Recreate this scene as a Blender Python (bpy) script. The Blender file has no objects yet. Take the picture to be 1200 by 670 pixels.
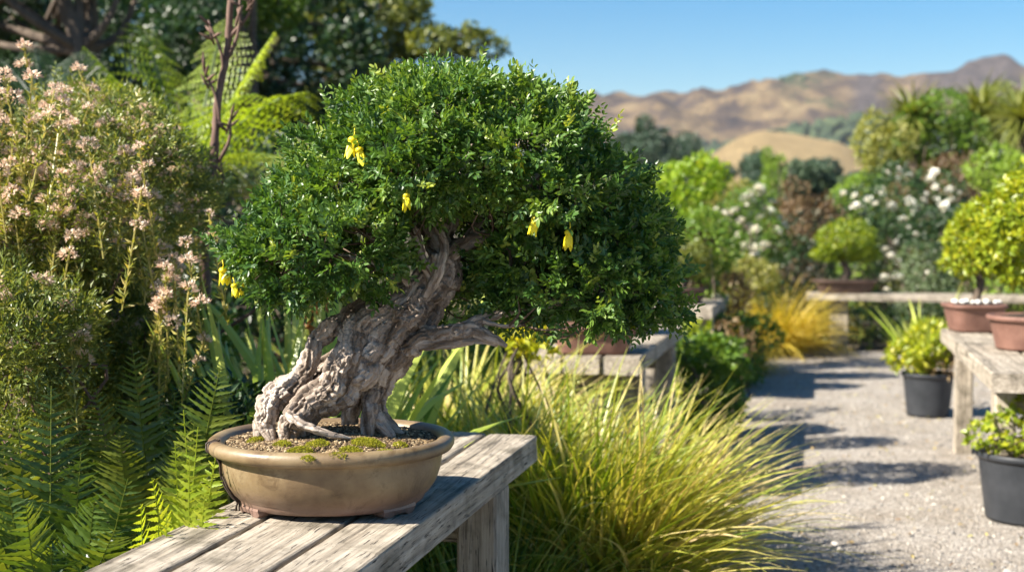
import bpy, math, random
import numpy as np
from mathutils import Vector, Matrix

# ------------------------------------------------------------------ basics
rng = np.random.default_rng(7)
random.seed(7)
scene = bpy.context.scene
COL = scene.collection
F = 1500.0
PT = math.atan(75 / F)
YW = math.atan(360 / F * math.cos(PT))
CAMH = 1.25
_cx, _sx = math.cos(math.pi / 2 - PT), math.sin(math.pi / 2 - PT)
RX = np.array([[1, 0, 0], [0, _cx, -_sx], [0, _sx, _cx]])
RZ = np.array([[math.cos(YW), -math.sin(YW), 0], [math.sin(YW), math.cos(YW), 0], [0, 0, 1]])
RM = RZ @ RX
RV = np.array([math.cos(YW), math.sin(YW), 0.0])
FV = np.array([-math.sin(YW), math.cos(YW), 0.0])
ZV = np.array([0, 0, 1.0])


def pix(x, y, depth):
    """world point seen at photo coordinate x, y at a given distance"""
    return np.array([0, 0, CAMH]) + RM @ np.array([(x - 600) / F, -(y - 335) / F, -1.0]) * depth


def ground_at(x, depth):
    p = pix(x, 335, depth)
    p[2] = 0
    return p


# ------------------------------------------------------------------ noise
def _hash(i, j, k, seed):
    h = (i * 374761393 + j * 668265263 + k * 2147483647 + seed * 974711) & 0xffffffff
    h = ((h ^ (h >> 13)) * 1274126177) & 0xffffffff
    h = (h ^ (h >> 16)) & 0xffffff
    return h / float(0xffffff)


def vnoise(p, seed=0):
    p = np.asarray(p, dtype=np.float64)
    i = np.floor(p).astype(np.int64)
    f = p - i
    f = f * f * (3 - 2 * f)
    r = 0
    for dx in (0, 1):
        for dy in (0, 1):
            for dz in (0, 1):
                w = (f[..., 0] if dx else 1 - f[..., 0]) * (f[..., 1] if dy else 1 - f[..., 1]) * (f[..., 2] if dz else 1 - f[..., 2])
                r = r + w * _hash(i[..., 0] + dx, i[..., 1] + dy, i[..., 2] + dz, seed)
    return r * 2 - 1


def fbm(p, octv=4, seed=0, ridged=False):
    p = np.asarray(p, dtype=np.float64)
    a, s, r = 1.0, 0.0, 0
    for o in range(octv):
        n = vnoise(p * 2 ** o + 17.3 * o, seed + o)
        if ridged:
            n = 1 - 2 * np.abs(n)
        r = r + n * a
        s += a
        a *= 0.5
    return r / s


def unit(v):
    v = np.asarray(v, float)
    return v / np.maximum(np.linalg.norm(v, axis=-1, keepdims=True), 1e-9)


# ------------------------------------------------------------------ object helpers
def tag(o, label=None, cat=None, group=None, kind=None):
    if label: o['label'] = label
    if cat: o['category'] = cat
    if group: o['group'] = group
    if kind: o['kind'] = kind
    return o


def link(o, parent=None):
    COL.objects.link(o)
    if parent is not None:
        o.parent = parent
    return o


def empty(name, loc, label, cat, group=None, rz=0):
    o = bpy.data.objects.new(name, None)
    o.location = loc
    o.rotation_euler = (0, 0, rz)
    o.empty_display_size = 0.05
    link(o)
    return tag(o, label, cat, group)


def tri_mesh(name, V, T, mat, rnd=None, smooth=False):
    V = np.ascontiguousarray(V, dtype=np.float32).reshape(-1, 3)
    T = np.ascontiguousarray(T, dtype=np.int32).reshape(-1, 3)
    m = bpy.data.meshes.new(name)
    m.vertices.add(len(V))
    m.vertices.foreach_set('co', V.ravel())
    m.loops.add(T.size)
    m.loops.foreach_set('vertex_index', T.ravel())
    m.polygons.add(len(T))
    m.polygons.foreach_set('loop_start', np.arange(0, T.size, 3, dtype=np.int32))
    m.polygons.foreach_set('loop_total', np.full(len(T), 3, dtype=np.int32))
    if rnd is not None:
        a = m.attributes.new('rnd', 'FLOAT', 'POINT')
        a.data.foreach_set('value', np.ascontiguousarray(rnd, dtype=np.float32).ravel())
    m.update(calc_edges=True)
    m.validate()
    if mat: m.materials.append(mat)
    m.shade_smooth() if smooth else m.shade_flat()
    return m


def obj(name, V, T, mat, parent=None, rnd=None, smooth=False, origin=None):
    V = np.asarray(V, float).reshape(-1, 3)
    if parent is not None:
        M = np.array(parent_matrix(parent).inverted())
        V = V @ M[:3, :3].T + M[:3, 3]
    elif origin is not None:
        V = V - np.asarray(origin)
    o = bpy.data.objects.new(name, tri_mesh(name, V, T, mat, rnd, smooth))
    if origin is not None and parent is None:
        o.location = origin
    return link(o, parent)


def parent_matrix(o):
    M = Matrix.LocRotScale(o.location, o.rotation_euler, o.scale)
    return parent_matrix(o.parent) @ M if o.parent else M


def copy_tree(o, parent=None):
    c = o.copy()
    COL.objects.link(c)
    if parent is not None: c.parent = parent
    for ch in [x for x in scene.objects if x.parent == o]:
        copy_tree(ch, c)
    return c


class Geo:
    """collects triangles for one mesh"""
    def __init__(s): s.V, s.T, s.R, s.n = [], [], [], 0

    def add(s, V, T, r=0.5):
        V = np.asarray(V, float).reshape(-1, 3)
        T = np.asarray(T, int).reshape(-1, 3)
        s.V.append(V); s.T.append(T + s.n)
        s.R.append(np.full(len(V), r) if np.isscalar(r) else np.asarray(r).ravel())
        s.n += len(V)
        return s

    def build(s, name, mat, parent=None, smooth=False, origin=None):
        return obj(name, np.concatenate(s.V), np.concatenate(s.T), mat, parent, np.concatenate(s.R), smooth, origin)


# ------------------------------------------------------------------ shapes
def catmull(P, n=8):
    P = np.asarray(P, float)
    Q = np.vstack([2 * P[0] - P[1], P, 2 * P[-1] - P[-2]])
    out = []
    for i in range(1, len(Q) - 2):
        t = np.linspace(0, 1, n, endpoint=False)[:, None]
        a, b, c, d = Q[i - 1], Q[i], Q[i + 1], Q[i + 2]
        out.append(0.5 * (2 * b + (c - a) * t + (2 * a - 5 * b + 4 * c - d) * t ** 2 + (3 * b - a - 3 * c + d) * t ** 3))
    out.append(P[-1:])
    return np.vstack(out)


def tube(C, R, k=8, lump=0.0, seed=0, caps=True):
    """tube around centre line C (n,3) with radii R"""
    C = np.asarray(C, float); R = np.broadcast_to(np.asarray(R, float), (len(C),))
    T = unit(np.gradient(C, axis=0))
    up = np.array([0, 0, 1.0]) if abs(T[0, 2]) < 0.9 else np.array([0, 1.0, 0])
    N = []
    n = unit(np.cross(T[0], up))
    for t in T:
        n = unit(n - t * np.dot(n, t)); N.append(n)
    N = np.array(N); B = np.cross(T, N)
    a = np.linspace(0, 2 * math.pi, k, endpoint=False)
    ring = np.cos(a)[None, :, None] * N[:, None] + np.sin(a)[None, :, None] * B[:, None]
    rr = R[:, None, None] * np.ones((1, k, 1))
    if lump:
        rr = rr * (1 + lump * vnoise((C[:, None] + ring * R[:, None, None]) / max(R.max(), 1e-4) * 0.8, seed)[..., None])
    V = (C[:, None] + ring * rr).reshape(-1, 3)
    n = len(C)
    i = np.arange(n - 1)[:, None] * k; j = np.arange(k)[None]; j2 = (j + 1) % k
    q = np.stack([i + j, i + j2, i + k + j2, i + k + j], -1).reshape(-1, 4)
    T_ = np.vstack([q[:, [0, 1, 2]], q[:, [0, 2, 3]]])
    if caps:
        V = np.vstack([V, C[0], C[-1]])
        c0, c1 = n * k, n * k + 1
        jj = np.arange(k); j2 = (jj + 1) % k
        T_ = np.vstack([T_, np.stack([np.full(k, c0), j2, jj], -1), np.stack([np.full(k, c1), (n - 1) * k + jj, (n - 1) * k + j2], -1)])
    return V, T_


LEAF = np.array([[0, 0, 0], [.28, .42, .05], [.68, .38, .03], [1, 0, -.10], [.68, -.38, .03], [.28, -.42, .05], [.5, 0, -.02]])
LEAF_T = [[0, 6, 1], [1, 6, 2], [2, 6, 3], [3, 6, 4], [4, 6, 5], [5, 6, 0]]
LEAF4 = np.array([[0, 0, 0], [.45, .5, .07], [1, 0, -.12], [.45, -.5, .07], [.5, 0, -.03]])
LEAF4_T = [[0, 4, 1], [1, 4, 2], [2, 4, 3], [3, 4, 0]]
# serrated narrow fern pinna
_pa, _pw = [], []
for _i in range(9):
    _s = _i / 8
    _pa.append(_s); _pw.append((0.5 * (1 - _s ** 2.2) + 0.02) * (1.0 if _i % 2 else 0.62))
PINNA = np.array([[a - (.03 if i % 2 else 0), w, -.12 * a * a] for i, (a, w) in enumerate(zip(_pa, _pw))] +
                 [[a - (.03 if i % 2 else 0), -w, -.12 * a * a] for i, (a, w) in enumerate(zip(_pa, _pw))] +
                 [[a, 0, -.12 * a * a - .01] for a in _pa])
PINNA_T = []
for _i in range(8):
    PINNA_T += [[_i, 18 + _i, 19 + _i], [_i, 19 + _i, _i + 1], [9 + _i, 19 + _i, 18 + _i], [9 + _i, 10 + _i, 19 + _i]]


def leaves(P, D, U, L, W, rnd, tm=LEAF, tt=LEAF_T):
    P = np.asarray(P, float); n = len(P)
    D = unit(D); S = unit(np.cross(D, U)); N = np.cross(S, D)
    L = np.broadcast_to(L, (n,))[:, None, None]; W = np.broadcast_to(W, (n,))[:, None, None]
    V = P[:, None] + tm[None, :, 0:1] * L * D[:, None] + tm[None, :, 1:2] * W * S[:, None] + tm[None, :, 2:3] * L * N[:, None]
    tt = np.asarray(tt)
    T = (tt[None] + (np.arange(n) * len(tm))[:, None, None]).reshape(-1, 3)
    return V.reshape(-1, 3), T, np.repeat(np.broadcast_to(rnd, (n,)), len(tm))


def rdir(n):
    return unit(rng.normal(size=(n, 3)))


def sprays(P, D, length, pairs, leafL, leafW, rnd, jit=0.25, tm=LEAF, tt=LEAF_T, upb=0.6):
    """pinnate sprays: leaflets in pairs along a short twig; returns leaf geometry and twig geometry"""
    n = len(P); D = unit(D)
    U = unit(rdir(n) * .62 + ZV * upb + D * .35)
    S = unit(np.cross(D, U)); N = np.cross(S, D)
    PP, DD, UU, LL, RR = [], [], [], [], []
    length = np.broadcast_to(length, (n,))[:, None]
    for j in range(pairs):
        f = (j + .6) / (pairs + .3)
        base = P + D * length * f - N * length * .15 * f * f
        for s in (-1, 1):
            PP.append(base)
            DD.append(unit(D * .65 + S * s * .8 + rng.normal(size=(n, 3)) * jit))
            UU.append(unit(N + rng.normal(size=(n, 3)) * jit * 1.3))
            LL.append(leafL * (1.05 - .35 * abs(f - .45)) * rng.uniform(.75, 1.2, n)); RR.append(rnd)
    PP.append(P + D * length); DD.append(D); UU.append(N); LL.append(leafL * rng.uniform(.8, 1.2, n)); RR.append(rnd)
    LL = np.concatenate(LL); RR = np.clip(np.concatenate(RR) + rng.normal(size=len(LL)) * .08, 0, 1)
    return leaves(np.concatenate(PP), np.concatenate(DD), np.concatenate(UU), LL, LL * leafW, RR, tm, tt)


def blades(root, n, length, width, spread, droop, base_r=.05, segs=8, e0=(60, 88), az=None, rnd=None):
    """grass or strap leaves: folded ribbons arching out from a base"""
    root = np.asarray(root, float)
    a = rng.uniform(0, 2 * math.pi, n) if az is None else rng.uniform(az[0], az[1], n)
    L = length * rng.uniform(.55, 1.1, n); W = width * rng.uniform(.6, 1.2, n)
    el = np.radians(rng.uniform(e0[0], e0[1], n)) - spread * rng.uniform(0, 1, n) ** 1.5
    dr = droop * rng.uniform(.3, 1.25, n)
    br = base_r * np.sqrt(rng.uniform(0, 1, n)); ba = a + rng.normal(size=n) * .8
    p = root + np.stack([np.cos(ba) * br, np.sin(ba) * br, np.zeros(n)], -1)
    side = np.stack([-np.sin(a), np.cos(a), np.zeros(n)], -1)
    side = unit(side + rng.normal(size=(n, 3)) * .25)
    V = []
    turn = rng.normal(size=n) * .35
    for i in range(segs + 1):
        s = i / segs
        e = el - dr * s ** 1.6
        aa = a + turn * s
        d = np.stack([np.cos(aa) * np.cos(e), np.sin(aa) * np.cos(e), np.sin(e)], -1)
        if i: p = p + d * (L / segs)[:, None]
        w = (W * .5 * min(1, .55 + s * 2.2) * (1 - max(0, s - .35) / .65) ** .8 + .0004)[:, None]
        nn = np.cross(side, d)
        V += [p - side * w, p - nn * w * .35, p + side * w]
    V = np.stack(V, 1)
    k = V.shape[1]
    t = []
    for i in range(segs):
        b = i * 3
        for q in (0, 1): t += [[b + q, b + q + 1, b + q + 4], [b + q, b + q + 4, b + q + 3]]
    T = (np.array(t)[None] + (np.arange(n) * k)[:, None, None]).reshape(-1, 3)
    r = rng.uniform(0, 1, n) if rnd is None else np.clip(rnd + rng.normal(size=n) * .15, 0, 1)
    return V.reshape(-1, 3), T, np.repeat(r, k)


def box(c, s, bev=0.0, rz=0.0):
    """box with bevelled vertical and horizontal edges (centre, full size)"""
    hx, hy, hz = np.array(s) / 2
    b = bev
    if b <= 0:
        V = np.array([[x, y, z] for z in (-hz, hz) for x, y in ((-hx, -hy), (hx, -hy), (hx, hy), (-hx, hy))])
        q = [[0, 3, 2, 1], [4, 5, 6, 7], [0, 1, 5, 4], [1, 2, 6, 5], [2, 3, 7, 6], [3, 0, 4, 7]]
    else:
        V = []; q = []
        for z, i in ((-hz, b), (-hz + b, 0), (hz - b, 0), (hz, b)):
            x, y = hx - i, hy - i
            V += [[-x + b, -y, z], [x - b, -y, z], [x, -y + b, z], [x, y - b, z], [x - b, y, z], [-x + b, y, z], [-x, y - b, z], [-x, -y + b, z]]
        V = np.array(V)
        for l in range(3):
            for j in range(8):
                q.append([l * 8 + j, l * 8 + (j + 1) % 8, l * 8 + 8 + (j + 1) % 8, l * 8 + 8 + j])
        q += [[7, 6, 1, 0], [6, 5, 2, 1], [5, 4, 3, 2], [24, 25, 30, 31], [25, 26, 29, 30], [26, 27, 28, 29]]
    cz, sz = math.cos(rz), math.sin(rz)
    V = V @ np.array([[cz, sz, 0], [-sz, cz, 0], [0, 0, 1]]) + np.array(c)
    q = np.array(q)
    return V, np.vstack([q[:, [0, 1, 2]], q[:, [0, 2, 3]]])


def board(x0, x1, y0, y1, z0, z1, axis='y', nl=60, nw=10, rough=.0012, seed=0, chip=.003):
    """weathered plank: worn rounded edges and grain ridges as geometry"""
    if axis == 'y': w, l, wo, lo = x1 - x0, y1 - y0, x0, y0
    else: w, l, wo, lo = y1 - y0, x1 - x0, y0, x0
    t = z1 - z0
    r = min(.006, t * .2)
    prof = []
    for i in range(nw + 1): prof.append((r + (w - 2 * r) * i / nw, t))
    prof += [(w - r * .3, t - r * .3)]
    nz = max(3, nw // 3)
    for i in range(nz + 1): prof.append((w, t - r - (t - 2 * r) * i / nz))
    prof += [(w - r, 0), (w * .5, 0), (r, 0)]
    for i in range(nz + 1): prof.append((0, r + (t - 2 * r) * i / nz))
    prof += [(r * .3, t - r * .3)]
    prof = np.array(prof); k = len(prof)
    s = np.linspace(0, 1, nl + 1)
    A = np.zeros((nl + 1, k, 3))
    A[..., 0] = prof[None, :, 0]; A[..., 1] = (s * l)[:, None]; A[..., 2] = prof[None, :, 1]
    q = A.copy() + np.array([wo, lo, z0])
    q[..., 0] *= 90; q[..., 1] *= 3.0; q[..., 2] *= 60
    n = fbm(q, 3, seed)
    big = fbm((A + np.array([wo, lo, z0])) * np.array([14, 9, 14]), 3, seed + 9)
    cdir = A - np.array([w / 2, 0, t / 2]); cdir[..., 1] = 0
    cdir[..., 0] /= w; cdir[..., 2] /= t
    cdir = unit(np.where(np.abs(cdir) > .45, cdir, 0) + 1e-6)
    A = A + cdir * (n * rough + np.minimum(big, 0) * chip)[..., None]
    A[0, :, 1] += big[0] * .003; A[-1, :, 1] += big[-1] * .003
    V = A.reshape(-1, 3)
    V = np.vstack([V, [w / 2, 0, t / 2], [w / 2, l, t / 2]])
    i = np.arange(nl)[:, None] * k; j = np.arange(k)[None]; j2 = (j + 1) % k
    qd = np.stack([i + j, i + k + j, i + k + j2, i + j2], -1).reshape(-1, 4)
    T = np.vstack([qd[:, [0, 1, 2]], qd[:, [0, 2, 3]]])
    c0 = (nl + 1) * k; jj = np.arange(k); j2 = (jj + 1) % k
    T = np.vstack([T, np.stack([np.full(k, c0), jj, j2], -1), np.stack([np.full(k, c0 + 1), nl * k + j2, nl * k + jj], -1)])
    if axis == 'y': V = V + np.array([x0, y0, z0])
    else:
        V = np.stack([V[:, 1] + x0, V[:, 0] + y0, V[:, 2] + z0], -1); T = T[:, ::-1]
    return V, T


def lathe(prof, c, k=64, sx=1.0, sy=1.0, rz=0.0, power=2.0):
    prof = np.asarray(prof, float)
    a = np.linspace(0, 2 * math.pi, k, endpoint=False)
    ca, sa = np.cos(a), np.sin(a)
    e = 2 / power
    ux = np.sign(ca) * np.abs(ca) ** e * sx; uy = np.sign(sa) * np.abs(sa) ** e * sy
    x = prof[:, 0:1] * ux; y = prof[:, 0:1] * uy; z = np.repeat(prof[:, 1:2], k, 1)
    V = np.stack([x * math.cos(rz) - y * math.sin(rz), x * math.sin(rz) + y * math.cos(rz), z], -1).reshape(-1, 3) + np.array(c)
    n = len(prof)
    i = np.arange(n - 1)[:, None] * k; j = np.arange(k)[None]; j2 = (j + 1) % k
    q = np.stack([i + j, i + j2, i + k + j2, i + k + j], -1).reshape(-1, 4)
    return V, np.vstack([q[:, [0, 1, 2]], q[:, [0, 2, 3]]])


_g = (1 + 5 ** .5) / 2
ICO = unit(np.array([[-1, _g, 0], [1, _g, 0], [-1, -_g, 0], [1, -_g, 0], [0, -1, _g], [0, 1, _g], [0, -1, -_g], [0, 1, -_g], [_g, 0, -1], [_g, 0, 1], [-_g, 0, -1], [-_g, 0, 1]]))
ICO_T = np.array([[0, 11, 5], [0, 5, 1], [0, 1, 7], [0, 7, 10], [0, 10, 11], [1, 5, 9], [5, 11, 4], [11, 10, 2], [10, 7, 6], [7, 1, 8], [3, 9, 4], [3, 4, 2], [3, 2, 6], [3, 6, 8], [3, 8, 9], [4, 9, 5], [2, 4, 11], [6, 2, 10], [8, 6, 7], [9, 8, 1]])


def pebbles(P, size, flat=.6):
    n = len(P)
    sc = np.broadcast_to(size, (n,))[:, None] * rng.uniform(.6, 1.3, (n, 3)) * np.array([1, 1, flat])
    V = ICO[None] * (1 + rng.uniform(-.22, .22, (n, 12, 1)))
    a = rng.uniform(0, 6.28, n); c, s = np.cos(a)[:, None], np.sin(a)[:, None]
    V = V * sc[:, None]
    x = V[..., 0] * c - V[..., 1] * s; y = V[..., 0] * s + V[..., 1] * c
    V = np.stack([x, y, V[..., 2]], -1) + P[:, None]
    T = (ICO_T[None] + (np.arange(n) * 12)[:, None, None]).reshape(-1, 3)
    return V.reshape(-1, 3), T, np.repeat(rng.uniform(0, 1, n), 12)


# ------------------------------------------------------------------ materials
def nt(name):
    m = bpy.data.materials.new(name); m.use_nodes = True
    t = m.node_tree; t.nodes.clear()
    return m, t, t.nodes.new('ShaderNodeOutputMaterial')


def N(t, ty, **kw):
    n = t.nodes.new(ty)
    for k, v in kw.items():
        if k in n.inputs.keys(): n.inputs[k].default_value = v
        else: setattr(n, k, v)
    return n


def ramp(t, stops, fac):
    r = t.nodes.new('ShaderNodeValToRGB')
    e = r.color_ramp.elements
    while len(e) < len(stops): e.new(.5)
    for el, (p, c) in zip(e, stops):
        el.position = p; el.color = (*c, 1)
    t.links.new(fac, r.inputs[0])
    return r


def coords(t, scale=(1, 1, 1), attr=None):
    if attr:
        c = N(t, 'ShaderNodeAttribute', attribute_name=attr); o = c.outputs['Vector']
    else:
        c = t.nodes.new('ShaderNodeNewGeometry'); o = c.outputs['Position']
    mp = N(t, 'ShaderNodeMapping'); mp.inputs['Scale'].default_value = scale
    t.links.new(o, mp.inputs['Vector'])
    return mp.outputs[0]


def leaf_mat(name, stops, rough=.42, trans=.35, spec=.5, tint=(1.25, 1.15, .45)):
    """leaf colour varies from leaf to leaf; thin leaves let light through"""
    m, t, out = nt(name)
    a = N(t, 'ShaderNodeAttribute', attribute_name='rnd')
    cr = ramp(t, stops, a.outputs['Fac'])
    b = N(t, 'ShaderNodeBsdfPrincipled'); b.inputs['Roughness'].default_value = rough
    b.inputs['Specular IOR Level'].default_value = spec
    t.links.new(cr.outputs[0], b.inputs['Base Color'])
    mu = N(t, 'ShaderNodeMix', data_type='RGBA', blend_type='MULTIPLY'); mu.inputs['Factor'].default_value = 1
    t.links.new(cr.outputs[0], mu.inputs['A']); mu.inputs['B'].default_value = (*[c * 1.5 for c in tint], 1)
    tr = N(t, 'ShaderNodeBsdfTranslucent'); t.links.new(mu.outputs['Result'], tr.inputs['Color'])
    mx = N(t, 'ShaderNodeMixShader'); mx.inputs[0].default_value = trans
    t.links.new(b.outputs[0], mx.inputs[1]); t.links.new(tr.outputs[0], mx.inputs[2])
    t.links.new(mx.outputs[0], out.inputs[0])
    return m


def surf_mat(name, stops, scale=(5, 5, 5), nscale=1.0, detail=8, rough=.8, bump=.3, bscale=None, bdist=.01, attr=None, spec=.3, rrange=None, distort=0.0):
    m, t, out = nt(name)
    v = coords(t, scale, attr)
    n = N(t, 'ShaderNodeTexNoise', Scale=nscale, Detail=detail, Roughness=.65, Distortion=distort)
    t.links.new(v, n.inputs['Vector'])
    cr = ramp(t, stops, n.outputs['Fac'])
    b = N(t, 'ShaderNodeBsdfPrincipled'); b.inputs['Roughness'].default_value = rough
    b.inputs['Specular IOR Level'].default_value = spec
    t.links.new(cr.outputs[0], b.inputs['Base Color'])
    v2 = coords(t, bscale or scale, attr)
    n2 = N(t, 'ShaderNodeTexNoise', Scale=nscale * 3, Detail=10, Roughness=.7)
    t.links.new(v2, n2.inputs['Vector'])
    bp = N(t, 'ShaderNodeBump', Strength=bump, Distance=bdist)
    t.links.new(n2.outputs['Fac'], bp.inputs['Height']); t.links.new(bp.outputs[0], b.inputs['Normal'])
    if rrange:
        mr = N(t, 'ShaderNodeMapRange'); mr.inputs['To Min'].default_value, mr.inputs['To Max'].default_value = rrange
        t.links.new(n2.outputs['Fac'], mr.inputs['Value']); t.links.new(mr.outputs[0], b.inputs['Roughness'])
    t.links.new(b.outputs[0], out.inputs[0])
    return m


def attr_mat(name, stops, rough=.8, spec=.3):
    m, t, out = nt(name)
    a = N(t, 'ShaderNodeAttribute', attribute_name='rnd')
    cr = ramp(t, stops, a.outputs['Fac'])
    b = N(t, 'ShaderNodeBsdfPrincipled'); b.inputs['Roughness'].default_value = rough
    b.inputs['Specular IOR Level'].default_value = spec
    t.links.new(cr.outputs[0], b.inputs['Base Color']); t.links.new(b.outputs[0], out.inputs[0])
    return m


def wood_mat(name, axis, c=((.12, .098, .078), (.33, .29, .24), (.52, .47, .405))):
    """weathered grey timber: long grain, drying cracks, stains"""
    m, t, out = nt(name)
    s = (70, 2.2, 70) if axis == 'y' else (2.2, 70, 70) if axis == 'x' else (70, 70, 2.2)
    s2 = (26, .9, 26) if axis == 'y' else (.9, 26, 26) if axis == 'x' else (26, 26, .9)
    n1 = N(t, 'ShaderNodeTexNoise', Scale=1.0, Detail=9, Roughness=.7, Distortion=.25); t.links.new(coords(t, s), n1.inputs['Vector'])
    n2 = N(t, 'ShaderNodeTexNoise', Scale=1.0, Detail=6, Roughness=.6, Distortion=.6); t.links.new(coords(t, (9, 9, 9)), n2.inputs['Vector'])
    n3 = N(t, 'ShaderNodeTexNoise', Scale=1.0, Detail=7, Roughness=.75, Distortion=.5); t.links.new(coords(t, s2), n3.inputs['Vector'])
    s4 = (240, 14, 240) if axis == 'y' else (14, 240, 240) if axis == 'x' else (240, 240, 14)
    n4 = N(t, 'ShaderNodeTexNoise', Scale=1.0, Detail=5, Roughness=.6, Distortion=.3); t.links.new(coords(t, s4), n4.inputs['Vector'])
    mn = N(t, 'ShaderNodeMath', operation='MINIMUM'); t.links.new(n3.outputs['Fac'], mn.inputs[0]); t.links.new(n4.outputs['Fac'], mn.inputs[1])
    ck = ramp(t, [(.345, (0, 0, 0)), (.405, (1, 1, 1))], mn.outputs[0])
    cr = ramp(t, [(.28, c[0]), (.47, c[1]), (.68, c[2])], n1.outputs['Fac'])
    st = ramp(t, [(.32, (.45, .44, .40)), (.5, (.9, .88, .84)), (.7, (1.1, 1.08, 1.04))], n2.outputs['Fac'])
    mu = N(t, 'ShaderNodeMix', data_type='RGBA', blend_type='MULTIPLY'); mu.inputs['Factor'].default_value = 1
    t.links.new(cr.outputs[0], mu.inputs['A']); t.links.new(st.outputs[0], mu.inputs['B'])
    m2 = N(t, 'ShaderNodeMix', data_type='RGBA'); t.links.new(ck.outputs[0], m2.inputs['Factor'])
    m2.inputs['A'].default_value = (.05, .043, .037, 1); t.links.new(mu.outputs['Result'], m2.inputs['B'])
    b = N(t, 'ShaderNodeBsdfPrincipled'); b.inputs['Roughness'].default_value = .78; b.inputs['Specular IOR Level'].default_value = .3
    t.links.new(m2.outputs['Result'], b.inputs['Base Color'])
    ad = N(t, 'ShaderNodeMath', operation='MULTIPLY_ADD'); t.links.new(ck.outputs[0], ad.inputs[0]); ad.inputs[1].default_value = .8
    t.links.new(n1.outputs['Fac'], ad.inputs[2])
    bp = N(t, 'ShaderNodeBump', Strength=.8, Distance=.004); t.links.new(ad.outputs[0], bp.inputs['Height'])
    t.links.new(bp.outputs[0], b.inputs['Normal']); t.links.new(b.outputs[0], out.inputs[0])
    return m


def g3(a, b, c): return [(0.0, a), (.5, b), (1.0, c)]


M_BONSAI = leaf_mat('bonsai_leaf', [(0, (.022, .062, .016)), (.35, (.06, .135, .025)), (.7, (.145, .24, .036)), (1, (.30, .36, .06))], rough=.40, trans=.28, spec=.5)
M_BARK = surf_mat('bonsai_bark', [(.3, (.04, .026, .018)), (.42, (.14, .105, .08)), (.52, (.32, .26, .215)), (.66, (.54, .47, .41))], scale=(1, 1, 1), nscale=1.6, rough=.85, bump=.7, bdist=.003, attr='bark', distort=.4)
M_TWIG = surf_mat('twig_bark', [(.3, (.05, .032, .022)), (.7, (.16, .11, .08))], scale=(60, 60, 60), rough=.85, bump=.4, bdist=.001)
M_YEL = leaf_mat('yellow_petal', g3((.70, .58, .02), (.82, .72, .03), (.88, .78, .06)), rough=.45, trans=.25, tint=(1, 1, .25))
M_WOODY = wood_mat('weathered_wood_along', 'y')
M_WOODX = wood_mat('weathered_wood_across', 'x')
M_WOODZ = wood_mat('weathered_wood_upright', 'z')
M_SOIL = attr_mat('bonsai_grit', [(0, (.04, .026, .015)), (.4, (.12, .078, .042)), (.8, (.24, .17, .09)), (1, (.42, .34, .22))], rough=.9)
M_MOSS = leaf_mat('moss', g3((.10, .12, .012), (.26, .27, .02), (.42, .38, .04)), rough=.8, trans=.2, spec=.2)
M_DRYG = leaf_mat('sedge_blade', [(0, (.06, .13, .014)), (.3, (.19, .27, .025)), (.55, (.40, .40, .06)), (.8, (.62, .52, .22)), (1, (.60, .44, .28))], rough=.4, trans=.3)
M_FERN = leaf_mat('fern_green', g3((.035, .075, .014), (.085, .14, .02), (.22, .25, .035)), rough=.38, trans=.3)
M_LIME = leaf_mat('lime_green', g3((.10, .20, .012), (.22, .33, .02), (.38, .42, .04)), rough=.42, trans=.4)
M_TFERN = leaf_mat('tree_fern_green', g3((.12, .20, .015), (.22, .31, .025), (.33, .38, .06)), rough=.42, trans=.42)
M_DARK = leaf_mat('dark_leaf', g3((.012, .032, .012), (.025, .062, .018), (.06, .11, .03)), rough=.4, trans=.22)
M_OLIVE = leaf_mat('olive_leaf', g3((.07, .10, .02), (.16, .19, .035), (.32, .31, .08)), rough=.45, trans=.3)
M_MID = leaf_mat('mid_green_leaf', g3((.04, .09, .015), (.11, .20, .025), (.24, .34, .04)), rough=.4, trans=.3)
M_SHRUB = leaf_mat('heath_leaf', [(0, (.05, .085, .02)), (.45, (.14, .18, .035)), (.8, (.30, .30, .06)), (1, (.48, .40, .14))], rough=.42, trans=.25)
M_BROWN = leaf_mat('bronze_leaf', g3((.08, .05, .025), (.17, .11, .05), (.26, .19, .08)), rough=.5, trans=.25, tint=(1.2, 1, .6))
M_YG = leaf_mat('yellow_green_leaf', g3((.08, .15, .01), (.25, .31, .018), (.52, .48, .03)), rough=.4, trans=.35)
M_GREY = leaf_mat('grey_green_leaf', g3((.06, .10, .05), (.12, .17, .08), (.20, .25, .14)), rough=.5, trans=.25)
M_BLUE = leaf_mat('blue_green_leaf', g3((.025, .05, .035), (.045, .085, .05), (.09, .13, .07)), rough=.5, trans=.15)
M_STRAP = leaf_mat('strap_leaf', g3((.10, .20, .02), (.33, .43, .05), (.58, .60, .18)), rough=.35, trans=.3)
M_RUST = leaf_mat('rust_leaf', g3((.22, .06, .02), (.35, .13, .03), (.45, .26, .05)), rough=.45, trans=.3, tint=(1.2, .8, .4))
M_GOLD = leaf_mat('golden_grass', g3((.30, .26, .03), (.50, .40, .05), (.62, .48, .12)), rough=.45, trans=.35)
M_PINK = leaf_mat('pink_beige_petal', g3((.46, .34, .25), (.70, .58, .45), (.84, .77, .64)), rough=.6, trans=.3, tint=(1, .8, .75))
M_WHITE = leaf_mat('white_petal', g3((.75, .68, .55), (.82, .80, .72), (.85, .85, .82)), rough=.55, trans=.25, tint=(.9, .9, .85))
M_BARKT = surf_mat('tree_bark', [(.3, (.05, .038, .03)), (.7, (.17, .13, .10))], scale=(14, 14, 3), rough=.9, bump=.8, bdist=.02)
M_STALK = surf_mat('stalk_bark', [(.3, (.07, .04, .03)), (.7, (.22, .14, .11))], scale=(40, 40, 12), rough=.8, bump=.4, bdist=.003)
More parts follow.
